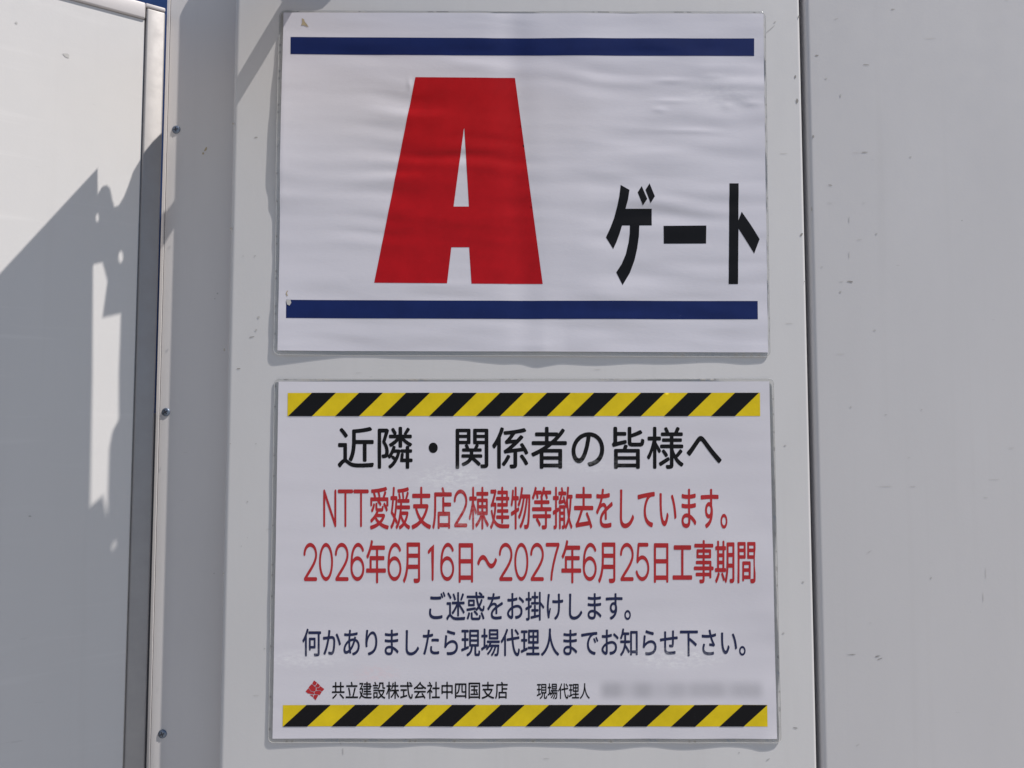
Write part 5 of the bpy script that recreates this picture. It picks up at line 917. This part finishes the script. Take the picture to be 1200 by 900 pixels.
  '設': [[421,-86,451,-82,539,-49,616,-9,669,26,749,-25,791,-46,836,-65,899,-84,916,-83,932,-74,951,-46,956,-31,962,-24,960,-11,952,1,836,44,776,74,748,91,787,134,822,179,862,244,891,304,910,356,912,376,906,389,889,401,861,409,444,409,416,404,411,399,406,374,406,349,411,326,416,321,456,315,456,299,461,281,499,211,549,140,592,91,549,65,496,39,446,19,414,9,399,1,397,1,397,249,391,274,389,277,359,284,116,284,86,277,84,274,78,246,78,-41,86,-71,89,-74,114,-79,134,-79,156,-74,161,-69,169,-32,359,-32,379,-28,386,-34,390,-49,411,-81],[169,57,167,59,167,196,169,198,306,198,308,196,308,59,306,57],[669,152,626,195,603,224,578,259,546,314,549,316,789,315,790,314,776,286,750,244,711,195],[110,336,369,336,389,341,394,346,399,369,399,386,391,409,366,416,109,416,89,411,84,406,78,374,84,346,89,341],[434,421,446,420,459,424,495,449,522,476,552,519,571,556,586,604,594,649,597,721,599,723,736,723,738,721,739,544,749,499,756,485,771,471,791,462,811,458,919,458,947,466,952,476,954,511,946,536,941,541,919,547,836,547,834,549,832,564,832,781,824,809,821,811,794,817,541,817,514,811,509,806,504,784,503,686,498,639,489,604,472,571,452,544,399,494,395,494,397,514,391,539,386,544,364,549,116,549,86,542,79,519,78,501,84,476,89,471,116,466,359,466,389,473,399,454,410,439,421,428],[68,596,406,596,429,601,434,606,439,629,439,649,432,674,409,681,261,683,294,708,297,721,292,741,274,776,241,827,224,845,216,849,206,849,189,844,170,834,157,821,153,806,160,786,209,701,219,690,220,684,219,682,71,682,46,676,41,671,36,646,36,629,41,606,46,601]],
  '近': [[81,-61,91,-62,101,-59,124,-37,159,5,185,31,204,45,221,52,241,45,317,-9,366,-32,399,-43,434,-51,521,-62,724,-62,739,-59,804,-59,819,-57,921,-54,949,-44,963,-1,966,26,961,36,952,44,926,47,841,39,761,37,749,34,694,34,681,32,536,32,524,34,496,34,451,40,409,49,379,59,354,71,326,88,274,126,274,451,269,479,264,484,239,489,76,489,51,484,46,479,41,456,41,431,46,404,49,401,76,393,176,393,178,391,178,134,134,109,94,77,45,31,36,14,36,-4,44,-21,61,-45],[713,66,744,66,769,71,774,76,779,96,779,461,781,463,929,463,954,469,959,474,964,499,964,524,959,546,954,551,926,557,504,557,502,559,502,706,516,711,596,716,729,731,809,744,886,760,914,774,919,786,919,799,916,806,910,811,897,829,881,841,869,846,846,846,771,830,631,809,501,797,436,794,411,784,404,761,403,491,393,374,380,301,368,254,349,201,316,131,318,114,339,93,366,79,371,74,376,73,394,79,407,94,420,116,447,179,465,234,476,276,491,364,499,436,499,461,501,463,679,463,681,461,681,101,688,74],[229,604,241,604,246,609,261,614,290,639,294,649,295,659,287,676,225,751,161,815,151,821,141,824,129,824,116,820,86,796,81,784,81,771,87,766,95,751,121,725,172,666,205,624,219,613,221,607]],
  '迷': [[565,-81,744,-79,759,-77,824,-77,836,-74,884,-74,936,-70,946,-66,955,-59,965,-39,975,9,972,19,967,26,960,31,934,34,856,27,734,22,721,19,641,19,626,17,504,19,436,27,396,36,369,46,339,61,289,95,259,119,259,474,254,501,249,506,221,512,69,512,41,504,34,480,33,456,39,429,44,424,69,418,161,418,163,416,163,126,131,107,84,70,26,11,21,-4,22,-21,26,-31,43,-54,66,-77,79,-80,91,-78,115,-54,156,0,186,30,201,39,209,40,234,27,294,-19,326,-37,361,-52,409,-66,454,-74,506,-79,556,-79],[603,44,631,43,656,49,661,54,666,74,667,364,669,368,779,250,859,158,884,134,894,130,904,131,909,137,921,143,944,164,952,184,950,199,942,211,854,307,730,434,734,436,911,436,936,441,941,446,947,471,946,496,941,519,936,524,911,529,669,529,667,531,666,809,659,834,631,842,604,841,581,836,576,831,571,811,571,531,569,529,331,529,306,521,298,494,299,466,304,446,309,441,334,436,514,436,517,434,482,381,424,307,353,234,311,200,296,184,293,176,293,164,301,149,325,124,341,111,356,111,384,128,451,195,482,231,519,279,569,352,571,346,571,76,578,51],[775,559,789,558,799,561,812,574,839,617,906,739,912,764,909,774,904,781,869,797,841,802,829,796,826,790,816,778,779,696,738,619,730,599,731,589,736,579,756,565],[439,561,466,565,484,573,501,584,506,594,507,606,502,626,481,676,439,758,427,779,414,793,399,797,369,789,348,776,342,766,340,756,346,736,389,651,415,586,426,568],[216,609,229,608,246,616,259,625,278,644,282,654,282,664,275,681,210,761,151,822,141,829,131,831,119,831,109,827,94,817,77,801,73,791,73,779,84,760,157,676,195,626,209,612]],
  '間': [[110,-91,141,-92,166,-86,171,-81,176,-59,177,441,179,443,429,443,454,449,459,454,464,481,464,771,459,799,454,804,426,809,116,809,89,804,84,799,78,771,78,-54,84,-81,89,-86],[718,-91,781,-92,819,-89,854,-84,876,-77,899,-64,909,-54,919,-39,926,-11,927,774,921,799,916,804,896,809,569,809,544,804,539,799,534,779,533,479,539,451,544,446,569,441,826,441,828,439,828,14,826,10,814,7,716,7,690,4,684,-1,677,-11,676,-21,688,-66,699,-82],[333,-49,359,-49,381,-44,386,-39,394,1,669,2,671,0,682,4,691,11,697,39,697,351,691,379,686,384,659,389,339,389,311,384,306,379,301,351,301,-14,308,-41],[394,84,392,86,392,156,394,158,601,158,603,156,603,86,601,84],[394,239,392,241,392,306,394,308,601,308,603,306,603,241,601,239],[179,522,177,524,177,586,179,588,369,588,371,586,371,524,369,522],[629,522,627,524,627,586,629,588,826,588,828,586,828,524,826,522],[179,667,177,669,177,726,179,728,369,728,371,726,371,669,369,667],[629,667,627,669,627,726,629,728,826,728,828,726,828,669,826,667]],
  '関': [[110,-91,139,-92,164,-86,169,-81,174,-59,174,459,176,461,336,461,342,459,335,454,321,449,315,431,324,406,341,371,279,369,254,364,249,359,243,329,249,301,254,296,279,291,444,291,446,289,446,239,444,237,264,237,239,231,234,226,229,204,228,191,234,166,239,161,264,156,419,156,422,154,410,136,390,116,354,90,319,71,264,50,255,44,246,41,241,36,236,26,235,14,241,6,246,-6,264,-24,284,-29,299,-27,354,-6,409,21,441,43,471,68,501,105,544,75,654,-16,669,-24,681,-25,689,-23,704,-12,721,6,727,21,725,34,717,46,660,94,580,154,584,156,736,156,761,161,766,166,772,191,771,204,766,226,761,231,736,237,539,237,537,239,537,289,539,291,721,291,746,296,751,301,757,329,751,359,746,364,721,369,654,369,649,371,670,404,680,429,674,446,669,451,657,456,661,458,829,458,831,456,831,16,826,12,784,10,756,12,726,6,718,-4,716,-16,721,-26,725,-51,734,-69,739,-74,758,-79,816,-79,859,-74,891,-62,910,-49,922,-26,927,-4,927,771,921,799,919,802,889,809,569,809,541,804,536,799,531,771,531,489,536,469,541,464,564,459,596,458,600,456,590,444,556,374,551,369,431,370,425,399,417,414,397,449,386,459,389,461,434,461,456,466,461,471,466,491,467,771,461,799,459,802,429,809,116,809,89,804,86,801,78,771,78,-54,84,-81,89,-86],[176,539,174,541,174,596,176,598,369,598,371,596,371,541,369,539],[629,539,627,541,627,596,629,598,829,598,831,596,831,541,829,539],[176,674,174,676,174,726,176,728,369,728,371,726,371,676,369,674],[629,674,627,676,627,726,629,728,829,728,831,726,831,676,829,674]],
  '隣': [[820,-91,851,-91,871,-86,876,-81,882,-56,882,56,884,58,934,58,959,64,964,69,969,94,969,109,964,131,959,136,934,142,884,142,882,144,882,266,884,268,924,269,946,274,951,279,957,311,951,339,946,344,924,349,884,349,882,351,882,389,878,411,904,406,924,413,940,429,948,444,954,449,953,469,946,479,937,481,926,490,874,514,824,543,760,589,764,591,914,591,939,596,944,601,949,624,949,641,944,666,939,671,914,677,819,677,815,679,886,764,891,779,897,786,896,799,891,809,882,811,871,821,856,828,841,832,826,828,813,814,777,759,753,726,746,709,741,704,742,689,746,681,755,679,751,677,701,677,699,679,699,816,694,841,689,846,666,851,639,852,614,846,609,841,603,816,603,679,601,677,536,678,553,694,556,701,557,709,551,729,506,795,494,810,476,825,464,827,449,825,419,804,413,786,419,769,478,679,474,677,389,677,364,671,359,666,353,641,354,624,359,601,364,596,389,591,536,591,540,589,514,565,484,543,434,510,379,481,368,471,361,469,358,464,355,454,356,444,362,439,375,416,394,402,406,400,419,402,454,420,456,419,444,396,426,351,402,304,377,264,346,225,344,226,352,269,352,316,343,371,326,421,307,459,268,516,352,744,357,766,354,779,336,796,314,809,301,812,104,812,76,806,71,801,66,774,66,-51,71,-79,76,-84,101,-89,124,-89,146,-84,151,-79,156,-56,157,719,159,721,244,721,246,719,221,636,182,524,181,506,188,486,222,436,246,386,258,336,261,289,254,254,246,243,239,238,224,235,180,231,170,221,166,211,166,204,168,199,170,181,179,156,184,151,204,146,244,146,294,159,306,166,321,179,338,156,361,140,374,138,381,140,395,149,414,169,417,156,429,143,476,103,477,101,456,75,410,29,358,-9,343,-24,341,-41,351,-61,369,-80,379,-84,389,-84,411,-76,461,-40,504,0,549,56,592,126,614,171,632,219,654,291,656,279,661,274,693,266,669,259,660,234,644,111,644,89,641,79,643,74,651,64,676,59,786,58,788,56,789,-61,796,-84],[731,142,729,144,739,211,739,250,731,259,705,266,714,268,786,268,788,266,788,144,786,142],[521,171,474,204,461,207,442,206,481,266,556,266,560,264,539,206],[651,331,634,342,621,346,519,347,517,349,529,389,529,399,525,409,522,414,499,423,474,424,465,426,541,478,601,530,603,526,603,416,609,391,614,386,636,381,664,381,689,386,694,391,699,416,699,531,701,535,774,476,821,444,857,424,821,424,796,416,789,391,788,351,786,349,684,349,661,344]],
  '～': [[673,234,716,233,736,236,766,242,801,254,839,273,859,286,884,305,914,335,954,389,962,409,962,419,958,429,952,431,939,444,914,456,894,462,879,458,839,407,816,385,781,360,751,346,726,340,699,337,669,339,631,349,604,363,569,388,487,461,431,497,379,517,349,524,324,527,281,526,244,520,201,507,161,487,141,474,116,455,85,424,46,371,38,351,38,341,42,331,48,329,59,318,89,303,106,298,114,299,121,302,131,313,160,351,182,374,219,400,249,414,274,420,301,423,334,420,369,411,411,387,448,359,478,329,513,299,569,263,624,242]],
}
def decode(s):
    return [(s[i] / 1000.0, s[i + 1] / 1000.0) for i in range(0, len(s), 2)]

def stroke(pts, r=0.042):
    """round-ended pen stroke along a polyline -> one closed loop"""
    n = len(pts)
    L, R = [], []
    for i in range(n):
        a = Vector(pts[max(0, i - 1)]); b = Vector(pts[min(n - 1, i + 1)]); p = Vector(pts[i])
        d = (b - a).normalized(); q = Vector((-d.y, d.x))
        mrt = 1.0
        if 0 < i < n - 1:
            d0 = (p - a).normalized(); mrt = 1 / max(0.5, abs(Vector((-d0.y, d0.x)).dot(q)))
        L.append(p + q * r * mrt); R.append(p - q * r * mrt)
    def cap(p, d):
        a0 = math.atan2(d.y, d.x)
        return [p + Vector((math.cos(a0 + math.pi / 2 - math.pi * j / 7), math.sin(a0 + math.pi / 2 - math.pi * j / 7))) * r for j in range(1, 7)]
    d1 = (Vector(pts[-1]) - Vector(pts[-2])).normalized(); d0 = (Vector(pts[0]) - Vector(pts[1])).normalized()
    lo = L + cap(Vector(pts[-1]), d1) + R[::-1] + cap(Vector(pts[0]), d0)
    return [(p.x, p.y) for p in lo]

def arc(cx, cy, rx, ry, a0, a1, n=14):
    return [(cx + rx * math.cos(math.radians(a0 + (a1 - a0) * i / n)), cy + ry * math.sin(math.radians(a0 + (a1 - a0) * i / n))) for i in range(n + 1)]

# round-gothic figures and capitals as pen strokes: width 0.62 em, height 0..0.74
W2 = 0.26; CX = 0.31
def ring_loops(cx, cy, rx, ry, r):
    return [arc(cx, cy, rx + r, ry + r, 0, 348, 29), arc(cx, cy, rx - r, ry - r, 0, 348, 29)]
PEN = {
    '0': lambda r: [ring_loops(CX, 0.37, W2, 0.37, r)],
    '1': lambda r: [[stroke([(0.19, 0.585), (0.27, 0.64), (0.355, 0.74), (0.355, 0.0)], r)]],
    '2': lambda r: [[stroke(arc(CX, 0.525, W2 - .01, 0.215, 176, -28, 16) + [(0.47, 0.34), (0.36, 0.235), (0.20, 0.105), (0.08, 0.0)], r)], [stroke([(0.08, 0.0), (0.56, 0.0)], r)]],
    '5': lambda r: [[stroke([(0.52, 0.74), (0.14, 0.74)], r)], [stroke([(0.14, 0.74), (0.09, 0.40)], r)], [stroke(arc(CX - .01, 0.235, W2, 0.235, 142, -158, 20), r)]],
    '6': lambda r: [ring_loops(CX, 0.225, W2 - .005, 0.225, r),
                    [stroke(arc(CX + .03, 0.40, 0.275, 0.34, 42, 176, 14) + [(0.055, 0.34), (0.055, 0.26)], r)]],
    '7': lambda r: [[stroke([(0.05, 0.74), (0.56, 0.74)], r)], [stroke([(0.56, 0.74), (0.44, 0.53), (0.34, 0.32), (0.275, 0.14), (0.25, 0.0)], r)]],
    'N': lambda r: [[stroke([(0.07, 0.0), (0.07, 0.74)], r)], [stroke([(0.07, 0.74), (0.55, 0.0)], r)], [stroke([(0.55, 0.0), (0.55, 0.74)], r)]],
    'T': lambda r: [[stroke([(0.02, 0.74), (0.60, 0.74)], r)], [stroke([(0.31, 0.74), (0.31, 0.0)], r)]],
}

def text_line(items, y_top, y_bot, mat, lift=0.00012, tilt=0.0, em=0.925):
    """items: (char, centre px, width px); y_top/y_bot: pixel rows of the kanji's top and foot"""
    sy = (y_bot - y_top) / em
    groups = []
    for ch, cx, wd in items:
        if ch in PEN:
            gs = PEN[ch](0.043)
            yt = y_top + (y_bot - y_top) * 0.055; yb = y_bot - (y_bot - y_top) * 0.045
            s2 = (yb - yt) / 0.825
            for loops in gs:
                groups.append([pxl([(cx + (x - CX) * wd / 0.66, yb - (y + 0.043) * s2 + tilt * (cx - 600)) for x, y in L]) for L in loops])
        else:
            loops = [decode(s) for s in GLYPHS[ch]]
            groups.append([pxl([(cx + (x - 0.5) * wd, y_bot - (y + 0.083) * sy + tilt * (cx - 600)) for x, y in L]) for L in loops])
    k_ = 0
    V, Fc, N = [], [], []
    for gi, loops in enumerate(groups):
        v, f, n_ = print_loops("t", loops, S2, mat, sign2, lift + 0.00002 * (gi % 2))
        bI = len(V); V += v; N += n_; Fc += [[q + bI for q in t] for t in f]
    return from_pydata("text_line", V, Fc, mat, sign2, N)

def run(s, x0, x1, wk, wl, wd=None):
    """lay a string between two pixel columns; latin characters are narrower"""
    tot = sum(wl if c in PEN else wk for c in s)
    k_ = (x1 - x0) / tot
    x = x0; out = []
    for c in s:
        a = (wl if c in PEN else wk) * k_
        out.append((c, x + a / 2, a * (1.0 if c not in PEN else 0.98)))
        x += a
    return out

text_line(run("近隣・関係者の皆様へ", 394.5, 847.5, 1, 1), 500.6, 549.0, M_BLACK)
text_line(run("NTT愛媛支店2棟建物等撤去をしています。", 377.6, 868.0, 24.7, 18.4), 570.8, 620.0, M_RED2)
text_line(run("2026年6月16日～2027年6月25日工事期間", 354.8, 887.0, 24.9, 18.3), 633.2, 683.0, M_RED2)
text_line(run("ご迷惑をお掛けします。", 499.5, 754.0, 1, 1), 693.6, 726.8, M_NAVY2)
text_line(run("何かありましたら現場代理人までお知らせ下さい。", 354.0, 888.5, 1, 1), 736.4, 768.6, M_NAVY2)
text_line(run("共立建設株式会社中四国支店", 388.6, 595.8, 1, 1), 798.8, 818.6, M_BLACK)
text_line(run("現場代理人", 628.8, 691.4, 1, 1), 800.4, 818.6, M_BLACK)

def em_(pts): return pxl([(352 + x / 30, 792 + y / 30) for x, y in pts])
emb = [[em_([(490, 150), (590, 225), (560, 300), (500, 330), (425, 262)])],
       [em_([(605, 238), (700, 330), (650, 400), (575, 400), (520, 345), (575, 310)])],
       [em_([(412, 275), (490, 345), (560, 410), (545, 520), (480, 545), (380, 520), (330, 440), (285, 430), (330, 350)])],
       [em_([(700, 345), (850, 455), (770, 545), (700, 500), (580, 500), (575, 420), (660, 412)])],
       [em_([(270, 445), (320, 455), (370, 535), (480, 562), (500, 640), (400, 630), (270, 605), (190, 540)])],
       [em_([(560, 520), (690, 515), (755, 560), (690, 670), (640, 650), (520, 635), (500, 560)])],
       [em_([(335, 655), (450, 655), (455, 730), (440, 735)])],
       [em_([(480, 665), (560, 655), (640, 670), (545, 850), (460, 760)])]]
ink_part("company_emblem", emb, S2, M_RED2, sign2, 0.00012)

# ---------------------------------------------------------------- awning plate added out of frame, cut to cast shadows on gate and fence
L = Vector((-SA, SB, -SC))
def to_gobo(q, z0=0.372, k_=0.552):
    # slide back towards the sun until the plane z = z0 + k*y
    t = (z0 + k_ * q.y - q.z) / (SC + k_ * SB)
    return q - L * t

def shade_loop(pts, back=SH):
    return [to_gobo(on_gate(px, py, back)) for px, py in pts]
c1_ = lambda x, y: (x / 2.0, y / 2.0)
c2_ = lambda x, y: (x / 1.9565, 440 + y / 1.9565)
outer = [(-70, 396), (0, 322), (114.3, 198.5), (114.6, 231)] + [c1_(*p) for p in
         ((230, 456), (240, 440), (250, 437), (258, 445), (263, 470), (268, 488), (278, 485), (290, 465), (300, 440), (312, 405), (330, 375), (350, 350), (374, 326))] + \
        [(191, 160), (187, 480), (182, 1000), (-70, 1000)]
sliver_ = [c1_(*p) for p in ((218, 620), (240, 615), (252, 660), (240, 745), (283, 735))] + \
          [c2_(*p) for p in ((272, 0), (272, 105), (258, 130), (250, 170), (247, 270), (246, 325), (236, 278), (207, 303), (212, 0))]
hole1 = [(114 + 1.8 * math.cos(t * .785), 256 + 6 * math.sin(t * .785)) for t in range(8)]
hole2 = [(141.5 + 2.8 * math.cos(t * .785), 302 + 8 * math.sin(t * .785)) for t in range(8)]
hole3 = [(133.5 + 2.2 * math.cos(t * .785), 640 + 5 * math.sin(t * .785)) for t in range(8)]
L3 = [shade_loop(l) for l in (outer, sliver_, hole1, hole2, hole3)]
aw = empty("gobo", (L3[0][2].x, 0.0, TOP))
tag(aw, "added unseen awning plate with a flat arm, just above the joint of gate and fence", "gobo")
V2, F2 = fill([[(p.x, p.y) for p in l] for l in L3])
bm = bmesh.new()
TN = 0.0012
top = [bm.verts.new((x, y, 0.372 + 0.552 * y + TN)) for x, y in V2]
bot = [bm.verts.new((x, y, 0.372 + 0.552 * y)) for x, y in V2]
ec = {}
for f in F2:
    bm.faces.new([top[i] for i in f]); bm.faces.new([bot[i] for i in f][::-1])
    for a, b in zip(f, f[1:] + f[:1]):
        kk = (min(a, b), max(a, b)); ec[kk] = ec.get(kk, 0) + 1
for (a, b), n_ in ec.items():
    if n_ == 1: bm.faces.new((top[a], top[b], bot[b], bot[a]))
from_bm("plate", bm, M_GALV, aw)

arm_px = [(331, 3), (303, 49), (274, 98)]  # unseen arm, outlined back from the shadow band on fence and post
arm_lo = [(187, 256), (187, 296)]
arm_up = [(273, 131), (307, 76), (342, 15.5), (350, 13.8), (367, 13.5), (378, 10), (388, 0), (384, -22), (340, -26), (325, -6)]
AR = [to_gobo(at(*p), 0.40) for p in arm_px] + [to_gobo(at(*p, RECESS), 0.40) for p in arm_lo] + [to_gobo(at(*p), 0.40) for p in arm_up]
V3, F3 = fill([[(p.x, p.y) for p in AR]])
bm = bmesh.new()
top = [bm.verts.new((x, y, 0.40 + 0.552 * y + TN)) for x, y in V3]
bot = [bm.verts.new((x, y, 0.40 + 0.552 * y)) for x, y in V3]
ec = {}
for f in F3:
    bm.faces.new([top[i] for i in f]); bm.faces.new([bot[i] for i in f][::-1])
    for a, b in zip(f, f[1:] + f[:1]):
        kk = (min(a, b), max(a, b)); ec[kk] = ec.get(kk, 0) + 1
for (a, b), n_ in ec.items():
    if n_ == 1: bm.faces.new((top[a], top[b], bot[b], bot[a]))
from_bm("arm", bm, M_GALV, aw)
